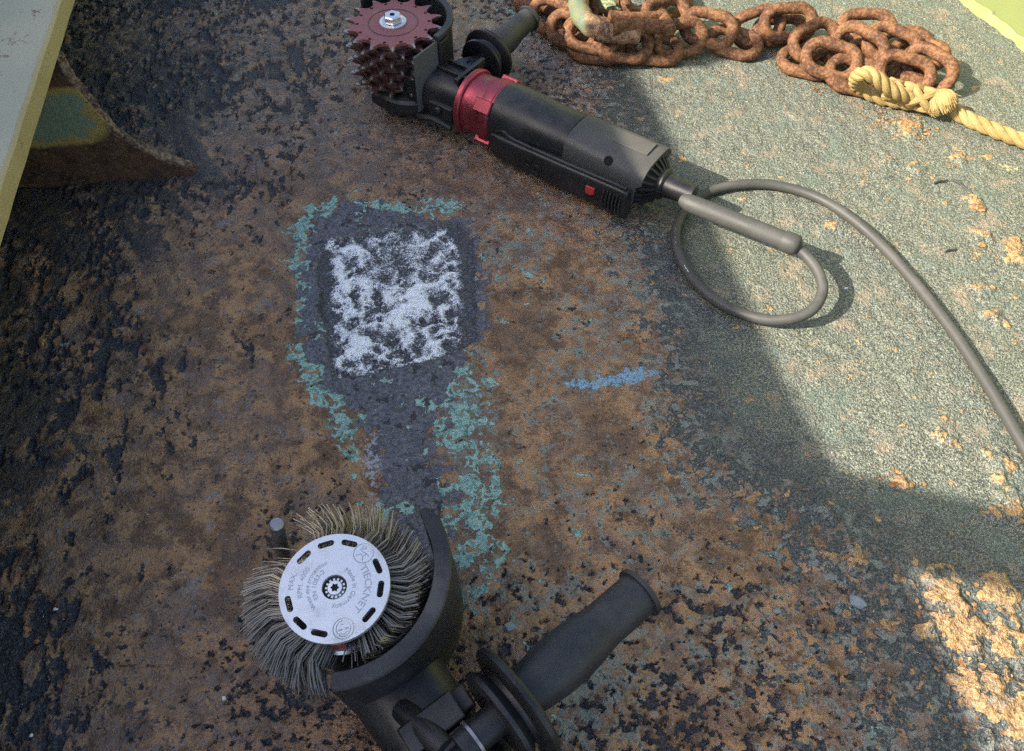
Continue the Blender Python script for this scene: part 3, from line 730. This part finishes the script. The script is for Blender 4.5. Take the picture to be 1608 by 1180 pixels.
    # --- cable sleeve and cable
    b = MB(); b.rings([ring_u(u, 0, z, r, r, 2, 28) for u, z, r in ((.350, .037, .0135), (.356, .037, .0130), (.375, .038, .0115), (.389, .038, .0108), (.389, .038, .008))]); b.build('strain_boot', M['black'], root)
    inv = root.matrix_world.inverted(); e0 = inv @ P(1074, 316, .038); e1 = inv @ P(1236, 380, .040); ax = (e1 - e0).normalized()
    b = MB(); b.tube([e0 - ax * .004, e0 + ax * .001, e0 + ax * .005] + [e0.lerp(e1, t) for t in (.2, .4, .6, .8, 1)], [.0055, .0078, .0092, .0094, .0093, .0092, .0091, .0090], 22); sl = b.build('cable_sleeve', M['cable'], root)
    b = MB(); b.lathe([(.006, -.009), (.0098, -.0085), (.0104, -.004), (.0104, .003), (.0095, .0065), (.0070, .0088), (.0045, .0092)], along(e1 + ax * .004, e1 + ax * .02), 26); b.build('sleeve_end', M['cable'], sl)
    pts = [(1243, 383, .038), (1268, 404, .034), (1287, 432, .030), (1291, 460, .026), (1274, 488, .021), (1235, 502, .015), (1190, 500, .010), (1140, 482, .007), (1098, 450, .0065), (1070, 410, .0062), (1061, 370, .0062), (1072, 336, .0062), (1095, 311, .0062), (1135, 295, .0062), (1190, 289, .0062), (1245, 297, .0062), (1300, 319, .0062), (1360, 362, .0062), (1425, 430, .0062), (1490, 512, .0062), (1545, 595, .0062), (1600, 688, .0062), (1660, 800, .0062), (1720, 960, .0062), (1780, 1200, .0062)]
    b = MB(); b.tube([inv @ p for p in smooth_path([P(*p) for p in pts], 10)], .0053, 16); cb = b.build('cable', M['cable'], root)
    b = MB()                                       # pale printing on the cable jacket
    pp = smooth_path([P(*p) for p in pts], 30)
    for i0, n in ((288, 3), (294, 3), (299, 2), (304, 4), (311, 3), (255, 9)):
        for j in range(n - 1):
            a, c_ = pp[i0 + j], pp[i0 + j + 1]; side = Vector((-.25, -.35, .9)).normalized() * .00535
            b.tube([inv @ (a + side), inv @ (a.lerp(c_, .75) + side)], .0004, 4)
    b.build('cable_print', M['white'], cb)


make_blaster()

# ------------------------------------------------------------------ near tool: grinder with the wire brush
def text_mesh(txt, size, r0, a_mid, extr=.00018, cap_out=True):
    cu = bpy.data.curves.new('t', 'FONT'); cu.body = txt; cu.size = size; cu.extrude = extr; cu.align_x = 'CENTER'; cu.resolution_u = 3
    ob = bpy.data.objects.new('t', cu); C.objects.link(ob); dg = bpy.context.evaluated_depsgraph_get()
    me = bpy.data.meshes.new_from_object(ob.evaluated_get(dg)); bpy.data.objects.remove(ob)
    v = []
    for p in me.vertices:                          # bend along a circle, reading clockwise with tops outwards
        a = R(a_mid) - p.co.x / r0; r = r0 + p.co.y; v.append((r * math.cos(a), r * math.sin(a), p.co.z))
    return v, [tuple(f.vertices) for f in me.polygons]


def make_brush():
    O = P(525, 922, .125); nrm = Vector((-.03, -.10, 1)).normalized()
    x = Vector((1, 0, 0)); x = (x - nrm * x.dot(nrm)).normalized()
    base = O - nrm * (O.z / nrm.z); D0 = (O - base).length
    root = empty('wire_brush_grinder', frame(base, x, nrm)); tag(root, 'black grinder with round wire brush under a silver disc', 'power tool')
    inv = root.matrix_world.inverted(); zt = D0
    def slot(a, r, hl, hw, n=8):
        a = R(a); o = []
        for s_, st in ((1, -90), (-1, 90)):
            for k in range(n + 1):
                t = R(st + 180 * k / n); o.append((s_ * hl + hw * math.cos(t), hw * math.sin(t)))
        tx, ty = -math.sin(a), math.cos(a)
        return [(r * math.cos(a) + p * tx + q * math.cos(a), r * math.sin(a) + p * ty + q * math.sin(a)) for p, q in o]
    circ = lambda r, n, cx=0, cy=0: [(cx + r * math.cos(2 * math.pi * k / n), cy + r * math.sin(2 * math.pi * k / n)) for k in range(n)]
    RD = .0345
    b = MB(); b.plate(circ(RD, 96), [slot(a, .0288, .0034, .0019) for a in (77, 107, 138, 201, 230, 258, 323, 357, 27)] + [circ(.0078, 40)], zt - .0035, zt)
    disc = b.build('cover_disc', M['alu'], root, .0006)
    b = MB(); b.lathe([(.0079, zt - .0002), (.0079, zt - .006), (.0002, zt - .006)], None, 40, False); b.build('hub_cup', M['black'], disc)
    b = MB(); b.lathe([(.0062, zt - .0060), (.0066, zt - .0040), (.0046, zt - .0018), (.0044, zt - .0012), (.0002, zt - .0011)], None, 32); sc_ = b.build('torx_screw', M['steel'], disc)
    b = MB(); L = [(.0019 if k % 2 else .0029) for k in range(12)]
    b.plate([(L[k] * math.cos(math.pi / 6 * k), L[k] * math.sin(math.pi / 6 * k)) for k in range(12)], [], zt - .00108, zt - .0009); b.build('screw_socket', M['hole_shade'], sc_)
    b = MB()
    for k in range(14):
        a = 2 * math.pi * k / 14; b.box((0, 0, 0), (.0007, .0006, .0005), Matrix.Translation((.0056 * math.cos(a), .0056 * math.sin(a), zt - .0029)) @ Matrix.Rotation(a, 4, 'Z'))
    b.build('lock_washer', M['steel'], sc_)
    b = MB(); T = Matrix.Translation((0, 0, zt + .0001))
    for txt, size, r0, am in (('MAX.', .0046, .0258, 172), ('RPM. 4000', .0043, .0200, 172), ('Wear eye protection', .0038, .0156, 172), ('EN 1083-2', .0041, .0113, 172), ('Made in Germany', .0042, .0112, -14)):
        b.add(*text_mesh(txt, size, r0, am), T)
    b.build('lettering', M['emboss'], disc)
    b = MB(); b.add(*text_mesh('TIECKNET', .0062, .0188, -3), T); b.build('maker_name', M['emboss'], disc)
    for a, kind in ((53, 0), (288, 1)):             # two round safety pictograms
        cx, cy = .0268 * math.cos(R(a)), .0268 * math.sin(R(a)); b = MB(); z = zt + .0001
        def line(pts, r=.00022, rot=R(a - 90)):
            c_, s_ = math.cos(rot), math.sin(rot); b.tube([(cx + p * c_ - q * s_, cy + p * s_ + q * c_, z) for p, q in pts], r, 5)
        line([(p, q) for p, q in circ(.0063, 40) + [(.0063, 0)]], .00025)
        if kind:
            line([(p, q * 1.1) for p, q in circ(.0043, 30) + [(.0043, 0)]]); line([(-.0042, .0005), (-.0035, .003), (-.002, .0022), (0, .0034), (.002, .0024), (.0036, .003), (.0042, .0005)])
            line([(-.003, .0003), (-.0008, .0003)], .0005); line([(.003, .0003), (.0008, .0003)], .0005); line([(-.0013, -.0026), (.0013, -.0026)])
        else:
            line([(-.003, -.004), (-.001, -.001), (.001, -.002), (.003, -.0045)]); line([(-.0035, .001), (-.001, .0005), (.002, .001), (.004, .0005)]); line([(.002, .001), (.001, -.0018)]); line([(p - .002, q + .0032) for p, q in circ(.0011, 14) + [(.0011, 0)]])
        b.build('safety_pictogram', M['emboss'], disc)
    # --- brush: wires in bundles, kinked half way out
    hub = MB(); hub.lathe([(.016, zt - .060), (.0205, zt - .058), (.0205, zt - .0345), (.0300, zt - .034), (.0300, zt - .012), (.0205, zt - .010), (.0205, zt - .0042), (.010, zt - .004)], None, 40); hb = hub.build('brush_hub', M['black'], root)
    hub = MB(); hub.lathe([(.0205, zt - .034), (.0335, zt - .034), (.0338, zt - .0315), (.0320, zt - .030), (.0205, zt - .0295)], None, 48, False); hub.build('chrome_ring', M['steel'], hb)
    hub = MB(); hub.box((.002, -.0296, zt - .020), (.0045, .0016, .007)); hub.build('red_insert', M['switch'], hb)
    rnd = random.Random(3); b = MB()
    gc = Vector((-.0024, .0135)); gin = .0600
    for i in range(2000):
        a = rnd.uniform(0, 360)
        if 266 < a < 301 and rnd.random() < .985: continue
        if 116 < a < 166 and rnd.random() < (.93 if 124 < a < 158 else .5): continue
        if 30 < a < 112 and rnd.random() < .42: continue
        a = round(a / 4.5) * 4.5 + rnd.gauss(0, .95) if rnd.random() < .85 else a
        ar = R(a); z0 = zt - .006 - rnd.random() ** .8 * .038
        lay = rnd.uniform(-.5, .5); Lm = rnd.uniform(.0565, .0615); kink = rnd.gauss(.0435, .0012); sw = R(rnd.gauss(-4.5, 1.1)); sw2 = R(rnd.gauss(9, 1.8))
        if 170 < a < 265: Lm += .001
        pts = []
        for r, da in ((.0302, 0), (.034, sw * .4), (kink, sw), (.5 * (kink + Lm), sw + sw2 * .45), (Lm, sw + sw2 * .9)):
            pts.append(Vector((r * math.cos(ar + da), r * math.sin(ar + da), z0 + (r - .0302) * .05 * lay)))
        d = [((Vector((p.x, p.y)) - gc)) for p in pts]
        ang = math.degrees(math.atan2(d[-1].y, d[-1].x))
        if -90 < ang < 42 and d[-1].length > gin:
            for j in range(5):
                if d[j].length > gin - .001: q = gc + d[j] * ((gin - .001 * (5 - j)) / d[j].length); pts[j] = Vector((q.x, q.y, pts[j].z - .002 * j))
        b.tube(pts, [.00050, .00050, .00050, .00046, .00036], 5, False)
    br = b.build('wire_bristles', M['wire'], root); br['kind'] = 'stuff'
    # --- pin that flicks the bristles
    p0, p1 = inv @ P(434, 822, .128), inv @ P(452, 905, .050)
    b = MB(); b.lathe([(.0048, 0), (.0048, (p0 - p1).length - .001), (.0040, (p0 - p1).length), (.0002, (p0 - p1).length)], along(p1, p0), 24); b.build('accelerator_pin', M['carbide'], root)
    # --- guard
    L = []; n = 60
    for k in range(n + 1):
        a = R(-86 + 124 * k / n); c_, s_ = math.cos(a), math.sin(a); ro, ri = .0735, .0622
        if k > n - 4: ri += (k - n + 4) * .0006; ro -= (k - n + 4) * .0010
        L.append([(gc.x + r * c_, gc.y + r * s_, z) for r, z in ((ri, .022), (ro, .020), (ro, zt - .0105), (ro - .0012, zt - .0090), (ri + .0005, zt - .0090), (ri, zt - .0100))])
    b = MB(); b.rings(L); b.build('guard', M['guard'], root, .0004)
    b = MB(); b.plate([(gc.x, gc.y)] + [(gc.x + .071 * math.cos(R(-86 + 124 * k / 30)), gc.y + .071 * math.sin(R(-86 + 124 * k / 30))) for k in range(31)], [], .012, .024); b.build('guard_back_plate', M['guard'], root)
    # --- gear head and body running out under the camera
    ua = Vector((.60, -.80, 0)); G = Matrix.Translation((0, 0, .040)) @ Matrix.Rotation(math.atan2(-.80, .60), 4, 'Z')
    b = MB(); b.rings([[(p[0], p[1], p[2]) for p in ring_u(u, 0, 0, r, r * .95, 2.6)] for u, r in ((-.010, .020), (0, .030), (.055, .033), (.09, .031), (.122, .031))], M=G)
    b.lathe([(.022, .030), (.022, zt - .055)], None, 30); gh = b.build('gear_head', M['black'], root)
    b = MB(); b.rings([ring_u(u, 0, 0, r, r, 2.2) for u, r in ((.122, .031), (.1222, .036), (.130, .037), (.131, .034), (.158, .035))], M=G); b.build('collar', M['black'], root)
    b = MB(); b.rings([ring_u(u, 0, 0, r, r, 2.4) for u, r in ((.158, .034), (.160, .037), (.20, .036), (.27, .033), (.35, .034), (.355, .028))], M=G); b.build('motor_housing', M['black'], root)
    p0, p1 = inv @ P(629, 1112, .060), inv @ P(700, 1178, .072)
    b = MB(); b.lathe([(.0072, 0), (.0080, .001), (.0080, (p1 - p0).length)], along(p0, p1), 24); b.build('clamp_peg', M['black'], gh)
    b = MB(); b.box((.092, .004, .032), (.010, .020, .006), G); b.box((.108, -.002, .030), (.004, .026, .010), G); b.box((.090, .026, .024), (.008, .007, .006), G); b.build('guard_clamp', M['black'], gh, .0015)
    b = MB(); b.lathe([(.003, 0), (.0055, 0), (.0055, .003), (.0046, .004), (.003, .004), (.0026, .001)], G @ Matrix.Translation((.044, -.022, .028)), 20); b.build('clamp_screw', M['carbide'], gh)
    f0 = P(836, 1079, .082); f1 = P(1008, 928, .085)
    F0, F1 = inv @ f0, inv @ f1; ax = (F1 - F0).normalized(); F0 = F0 - ax * .012
    b = MB(); st, fl = handle_profile(b, along(F0, F1), (F1 - F0).length, .0178, .0385)
    hd = b.build('side_handle', M['rubber'], root); fl.build('hand_stop', M['black'], hd); st.build('stem', M['black'], hd)
    b = MB(); b.lathe([(.0106, 0), (.0122, 0), (.0122, .002), (.0106, .002)], along(F0 - ax * .036, F1), 28, False); b.build('steel_washer', M['carbide'], hd)


make_brush()

# ------------------------------------------------------------------ chain, hook, rope
def link_mesh(seed, L=.076, W=.050, d=.0146):
    rnd = random.Random(seed); r = (W - d) / 2; hs = (L - W) / 2; path = []
    n = 11
    for s_, st in ((1, -90), (-1, 90)):
        for k in range(n + 1):
            t = R(st + 180 * k / n); path.append(Vector((s_ * hs + r * math.cos(t), r * math.sin(t), 0)))
    for i in (1, 0):                                # points on the straights
        k = (n + 1) * (i + 1); a = path[k - 1]; c = path[k % len(path)]
        path[k:k] = [a.lerp(c, t) for t in (.33, .67)]
    m = len(path); rings = []
    for i, p in enumerate(path):
        t = (path[(i + 1) % m] - path[i - 1]).normalized(); a = Vector((0, 0, 1)); b_ = t.cross(a)
        rr = d / 2 * (1 + .05 * math.sin(i * 1.3 + seed) + rnd.uniform(-.03, .03)); ring = []
        for k in range(14):
            q = 2 * math.pi * k / 14; w = rr * (1 + rnd.uniform(-.035, .035)); ring.append(tuple(p + (a * math.cos(q) + b_ * math.sin(q)) * w))
        rings.append(ring)
    b = MB(); b.rings(rings, False, True); me = b.mesh('link', 80); me.materials.append(M['rust']); return me


def make_chain():
    root = empty('rusty_chain', Matrix.Translation(P(1150, 70))); tag(root, 'heavy rusty brown chain heaped across the deck behind the grinder', 'chain')
    meshes = [link_mesh(i) for i in range(4)]
    # (end a px, py, z), (end b px, py, z), roll in degrees: 0 flat, 90 on edge
    links = [
        # heap on the right
        ((1178, 42, .030), (1298, 36, .034), 48), ((1236, 88, .024), (1322, 46, .036), 35), ((1226, 92, .012), (1308, 110, .012), 12), ((1262, 84, .034), (1350, 110, .026), 42),
        ((1300, 112, .020), (1384, 134, .014), 30), ((1312, 56, .040), (1388, 98, .030), 55), ((1320, 44, .022), (1402, 44, .026), 22), ((1362, 58, .036), (1440, 92, .026), 50),
        ((1412, 78, .022), (1476, 96, .030), 18), ((1376, 106, .030), (1466, 130, .022), 40), ((1428, 104, .018), (1480, 138, .014), 62), ((1340, 78, .016), (1400, 112, .014), 8),
        ((1380, 92, .010), (1440, 118, .010), 5), ((1390, 70, .012), (1452, 66, .012), 10),
        # run between the heaps
        ((1156, 62, .016), (1222, 40, .026), 40), ((1116, 66, .014), (1190, 86, .010), 14), ((1074, 44, .030), (1152, 62, .026), 44), ((1026, 78, .020), (1108, 60, .026), 52), ((1196, 62, .010), (1256, 58, .012), 20),
        # heap on the left
        ((988, 84, .012), (1066, 92, .010), 18), ((936, 74, .026), (1022, 80, .024), 42), ((896, 82, .010), (976, 92, .009), 10), ((866, 44, .026), (934, 74, .018), 48), ((898, 56, .034), (962, 70, .028), 40),
        ((838, 22, .030), (902, 48, .024), 46), ((1014, 40, .040), (1078, 20, .036), 30), ((850, -4, .030), (900, 14, .030), 40), ((880, 10, .020), (926, 40, .016), 62),
 ((990, 8, .030), (1040, -6, .036), 38), ((820, 0, .012), (868, 10, .012), 12), ((1030, 24, .012), (1070, 6, .012), 20), ((920, 2, .012), (985, 30, .010), 10),
    ]
    inv = root.matrix_world.inverted()
    for i, (a, b_, roll) in enumerate(links):
        dy = -3 if i < 14 else -8; A, B_ = P(a[0], a[1] + dy, a[2]), P(b_[0], b_[1] + dy, b_[2]); x = (B_ - A).normalized(); mid = (A + B_) / 2
        T = frame(mid, x) @ Matrix.Rotation(R(roll), 4, 'X')
        low = min((T @ v.co).z for v in meshes[i % 4].vertices)
        if low < .0005: T = Matrix.Translation((0, 0, .0005 - low)) @ T
        o = bpy.data.objects.new('link', meshes[i % 4]); C.objects.link(o); o.parent = root; o.matrix_local = inv @ T


def make_hook():
    o0 = P(965, 48); root = empty('chain_hook', Matrix.Translation(o0)); inv = root.matrix_world.inverted()
    tag(root, 'rusty lifting hook with pale green paint left on its bend, on the chain', 'hook')
    pts = [(975, -34, .055), (940, -30, .055), (914, -10, .052), (909, 14, .050), (922, 36, .048), (948, 50, .046), (980, 55, .045), (1004, 56, .044)]
    path = [inv @ p for p in smooth_path([P(*p) for p in pts], 7)]; n = len(path)
    b = MB(); b.tube(path, [.0070 + .0060 * math.sin(math.pi * min(1, .15 + .75 * i / n)) + .0008 * math.sin(i * 1.1) for i in range(n)], 18)
    hk = b.build('hook_bend', M['hook'], root, 0, 80)
    a, c = inv @ P(958, 36, .058), inv @ P(1050, 36, .050)
    T = frame(a.lerp(c, .5), c - a)
    b = MB()
    for s_ in (-1, 1):
        L = [ring_u(u, s_ * (.006 + .006 * abs(u) / .036), 0, .0055, .009, 2.6, 18) for u in (-.036, -.028, -.01, .01, .028, .036)]; b.rings(L, M=T)
    b.build('clevis', M['rust'], root)
    b = MB(); b.lathe([(.0075, -.020), (.0082, -.018), (.0082, .018), (.0070, .020)], T @ Matrix.Translation((.034, 0, 0)) @ Matrix.Rotation(R(90), 4, 'X'), 20); b.build('pin', M['rust'], root)
    tl = inv @ P(952, -12, .060); T = frame(tl, inv @ P(962, 22, .050) - tl)
    b = MB(); b.rings([ring_u(u, 0, 0, w, .0035, 3, 20) for u, w in ((-.012, .009), (0, .0105), (.018, .0095), (.026, .006))], M=T); b.build('safety_latch', M['hooklatch'], root)


M['hooklatch'] = m_rust('latch_green_paint_and_rust', (.10, .11, .06), (.20, .24, .13), (.42, .44, .20))


def strand_path(center, R_, turns, phase, scale=1.0):
    out = []; n = len(center); acc = 0
    for i, p in enumerate(center):
        t = (center[min(i + 1, n - 1)] - center[max(i - 1, 0)]).normalized(); a = t.cross(Vector((0, 0, 1))).normalized(); b_ = a.cross(t)
        if i: acc += (center[i] - center[i - 1]).length
        q = phase + 2 * math.pi * acc / turns; rr = R_[i] if isinstance(R_, list) else R_
        out.append(p + (a * math.cos(q) + b_ * math.sin(q)) * rr)
    return out


def make_rope():
    o0 = P(1480, 168); root = empty('yellow_rope', Matrix.Translation(o0)); inv = root.matrix_world.inverted()
    tag(root, 'yellow laid rope with frayed splice tied through the chain', 'rope')
    tail = smooth_path([P(*p) for p in ((1484, 164, .014), (1510, 182, .0095), (1550, 200, .0095), (1600, 219, .0095), (1660, 238, .0095), (1760, 262, .0095), (1900, 300, .0095))], 16)
    for k in range(3):
        b = MB(); b.tube([inv @ p for p in strand_path(tail, .0042, -.046, 2 * math.pi * k / 3)], .0046, 10); b.build('rope_strand', M['rope'], root)
    # eye round the chain link, two legs coming together
    eye = smooth_path([P(*p) for p in ((1440, 158, .016), (1400, 142, .034), (1368, 118, .050), (1348, 118, .046), (1346, 134, .020), (1372, 150, .010), (1412, 160, .010), (1444, 164, .012))], 12)
    for k in range(3):
        b = MB(); b.tube([inv @ p for p in strand_path(eye, .0042, -.042, 2 * math.pi * k / 3 + .5)], .0045, 10); b.build('rope_strand', M['rope'], root)
    spl = smooth_path([P(*p) for p in ((1392, 138, .026), (1420, 147, .022), (1450, 156, .020), (1478, 162, .018))], 12); n = len(spl)
    for k in range(6):
        sgn = 1 if k % 2 else -1
        b = MB(); b.tube([inv @ p for p in strand_path(spl, [.0085 + .0025 * i / n for i in range(n)], sgn * .07, 2 * math.pi * k / 6)], .0047, 8); b.build('splice_strand', M['rope'], root)
    # frayed crown of the splice
    rnd = random.Random(5); c = P(1478, 163, .020); ax = (P(1510, 182, .016) - P(1440, 158, .02)).normalized(); b = MB()
    e1 = ax.cross(Vector((0, 0, 1))).normalized(); e2 = e1.cross(ax)
    pole = (-ax * .75 + Vector((0, 0, 1)) * .75 - e1 * .2).normalized(); f1 = pole.orthogonal().normalized(); f2 = pole.cross(f1)
    for i in range(1000):                           # a mop of fibres combed over a round crown
        q = rnd.uniform(0, 2 * math.pi); d = f1 * math.cos(q) + f2 * math.sin(q); R0 = .0150 * rnd.uniform(.80, 1.10); L = rnd.uniform(1.3, 2.25); w = rnd.gauss(0, .10); p = []
        for k in range(6):
            t = .12 + (L - .12) * k / 5; dd = (d + pole.cross(d) * w * t).normalized(); v = c + ax * .001 + (pole * math.cos(t) + dd * math.sin(t)) * R0 * (1 + .05 * math.sin(3 * t + i))
            if k == 5 and rnd.random() < .15: v += dd * rnd.uniform(.001, .005)
            p.append(Vector((v.x, v.y, max(v.z, .0012))))
        b.tube([inv @ v for v in p], [.0006, .0007, .0007, .0007, .0006, .0003], 4, False)
    fr = b.build('frayed_fibres', M['rope'], root); fr['kind'] = 'stuff'


make_chain(); make_hook(); make_rope()

# ------------------------------------------------------------------ small loose things
def chunk(seed, sx, sy, sz):
    rnd = random.Random(seed); bm = bmesh.new()
    for k in range(22):
        v = Vector((rnd.gauss(0, 1), rnd.gauss(0, 1), rnd.gauss(0, 1))).normalized() * rnd.uniform(.75, 1.1); bm.verts.new((v.x * sx, v.y * sy, max(v.z, -.45) * sz))
    r = bmesh.ops.convex_hull(bm, input=bm.verts)
    bmesh.ops.delete(bm, geom=[g for g in r['geom_interior'] if isinstance(g, bmesh.types.BMVert)], context='VERTS')
    me = bpy.data.meshes.new('chunk'); bm.to_mesh(me); bm.free(); return me


def loose(name, px, py, size, mat, label, cat, seed, group=None, rz=0):
    o = link(name, chunk(seed, *size), M[mat]); o.location = P(px, py, size[2] * .42); o.rotation_euler = (0, 0, R(rz)); tag(o, label, cat, group); return o


loose('paint_flake', 1345, 945, (.0085, .0050, .0040), 'stone', 'blue grey paint flake lying alone near the lower sunlit patch', 'paint flake', 1, rz=-25)
loose('stone_chip', 800, 985, (.0052, .0046, .0040), 'stone', 'small grey green stone between the wire brush and the near handle', 'stone', 2)
loose('white_chip', 87, 957, (.0024, .0014, .0010), 'white', 'white chip at the far left, level with the silver disc', 'chip', 3)
loose('white_chip', 351, 1097, (.0020, .0018, .0010), 'white', 'white chip below the wire bristles near the bottom edge', 'chip', 4)
loose('white_chip', 49, 1155, (.0014, .0016, .0009), 'white', 'tiny white chip in the bottom left corner', 'chip', 5)
loose('rust_flake', 57, 1008, (.0024, .0020, .0012), 'scale', 'tan rust flake below the white chip at the far left', 'rust flake', 6)
loose('rust_flake', 1405, 760, (.0050, .0032, .0026), 'scale', 'orange rust flake on the shade edge right of centre', 'rust flake', 7, rz=20)
loose('rust_flake', 1533, 326, (.0100, .0062, .0045), 'scale', 'thick orange rust flake on sunny paint right of the cable arc', 'rust flake', 8, rz=-20)
loose('rust_flake', 1541, 386, (.0050, .0035, .0032), 'scale', 'small orange rust lump below the thick flake by the cable', 'rust flake', 9)
loose('stone_chip', 1329, 453, (.0022, .0014, .0010), 'white', 'pale chip lying in the shadow of the cable loop', 'stone', 10)
loose('paint_flake', 1220, 960, (.0034, .0026, .0018), 'stone', 'small grey paint flake left of the lone blue grey flake', 'paint flake', 11)
loose('stone_chip', 407, 441, (.0026, .0020, .0016), 'scale', 'tan stone chip on the rust left of the trial square', 'stone', 12)
for i, (px, py, rz, l) in enumerate(((1478, 286, 15, 'short dark twig on the sunny paint above the thick rust flake'), (1510, 292, -60, 'thin dark straw beside the short twig on the sunny paint'), (1494, 394, 10, 'short dark twig right of the cable, below the rust flakes'))):
    b = MB(); ln = (.0085, .014, .006)[i]; b.tube([(-ln, 0, 0), (-ln * .3, .0008, .0005), (ln * .4, -.0006, .001), (ln, .0005, .0006)], [.0010, .0012, .0011, .0006], 6)
    o = b.build('twig', M['rubber']); o.location = P(px, py, .0016); o.rotation_euler = (0, 0, R(rz)); tag(o, l, 'twig')
b = MB(); o0 = P(1318, 150)                        # dry husks by the rope
for k in range(5):
    a = R(-70 + 14 * k); r = random.Random(k); b.tube([(0, 0, .001), (.012 * math.cos(a), .012 * math.sin(a), .004 + .001 * k), (.026 * math.cos(a + .2), .026 * math.sin(a + .2), .002)], [.0008, .0022, .0005], 6)
o = b.build('dry_husk', M['husk'] if 'husk' in M else m_paint('dry_straw', (.42, .33, .22), .2)); o.location = P(1303, 133, 0); tag(o, 'dry pale plant husk in front of the right chain heap', 'plant husk')


def make_grit():
    rnd = random.Random(21); b = MB()
    for i in range(1500):
        px, py = rnd.uniform(-60, 1670), rnd.uniform(0, 1230) ** 1.0; s = rnd.uniform(.0003, .0009) * (1.6 if rnd.random() < .06 else 1); p = P(px, py, s * .4)
        v = [(p.x + s * rnd.uniform(.6, 1.3) * a, p.y + s * rnd.uniform(.6, 1.3) * c, p.z + s * rnd.uniform(.5, 1) * d) for a, c, d in ((1, 0, 0), (-.5, .9, 0), (-.5, -.9, 0), (0, 0, 1.0))]
        b.add(v, [(0, 1, 3), (1, 2, 3), (2, 0, 3)])
    o = b.build('grit', grit_mat(), None, 0, 10); tag(o, 'fine loose grit and blasting dust scattered over the deck', 'grit', kind='stuff')


def grit_mat():
    s = NT('mixed_grit'); n = s.noise(35, 2)
    return s.out(s.mix(s.step(n, .42, .58), (.07, .055, .05), (.46, .42, .38)), .7)


make_grit()


def make_crumbs():
    rnd = random.Random(33); b = MB()
    for px, py, sp, n in ((1425, 206, .016, 130), (1400, 185, .02, 50), (1318, 140, .014, 40), (1590, 395, .014, 60), (1500, 250, .012, 30), (1490, 960, .02, 60), (1530, 1070, .02, 60), (1420, 760, .01, 20), (1240, 105, .02, 25), (1120, 98, .05, 30)):
        c0 = P(px, py)
        for i in range(n):
            s = rnd.uniform(.0006, .0024); p = Vector((c0.x + rnd.gauss(0, sp), c0.y + rnd.gauss(0, sp * .7), .0004)); q = rnd.uniform(0, 6.28)
            v = [(p.x + s * math.cos(q + k * 1.2566) * rnd.uniform(.6, 1.2), p.y + s * math.sin(q + k * 1.2566) * rnd.uniform(.6, 1.2), p.z + s * rnd.uniform(.05, .5)) for k in range(5)] + [(p.x, p.y, p.z - s * .3)]
            b.add(v, [(0, 1, 2, 3, 4), (1, 0, 5), (2, 1, 5), (3, 2, 5), (4, 3, 5), (0, 4, 5)])
    o = b.build('rust_crumbs', M['scale'], None, 0, 10); tag(o, 'loose orange rust crumbs scattered on the sunny paint', 'rust crumbs', kind='stuff')


make_crumbs()
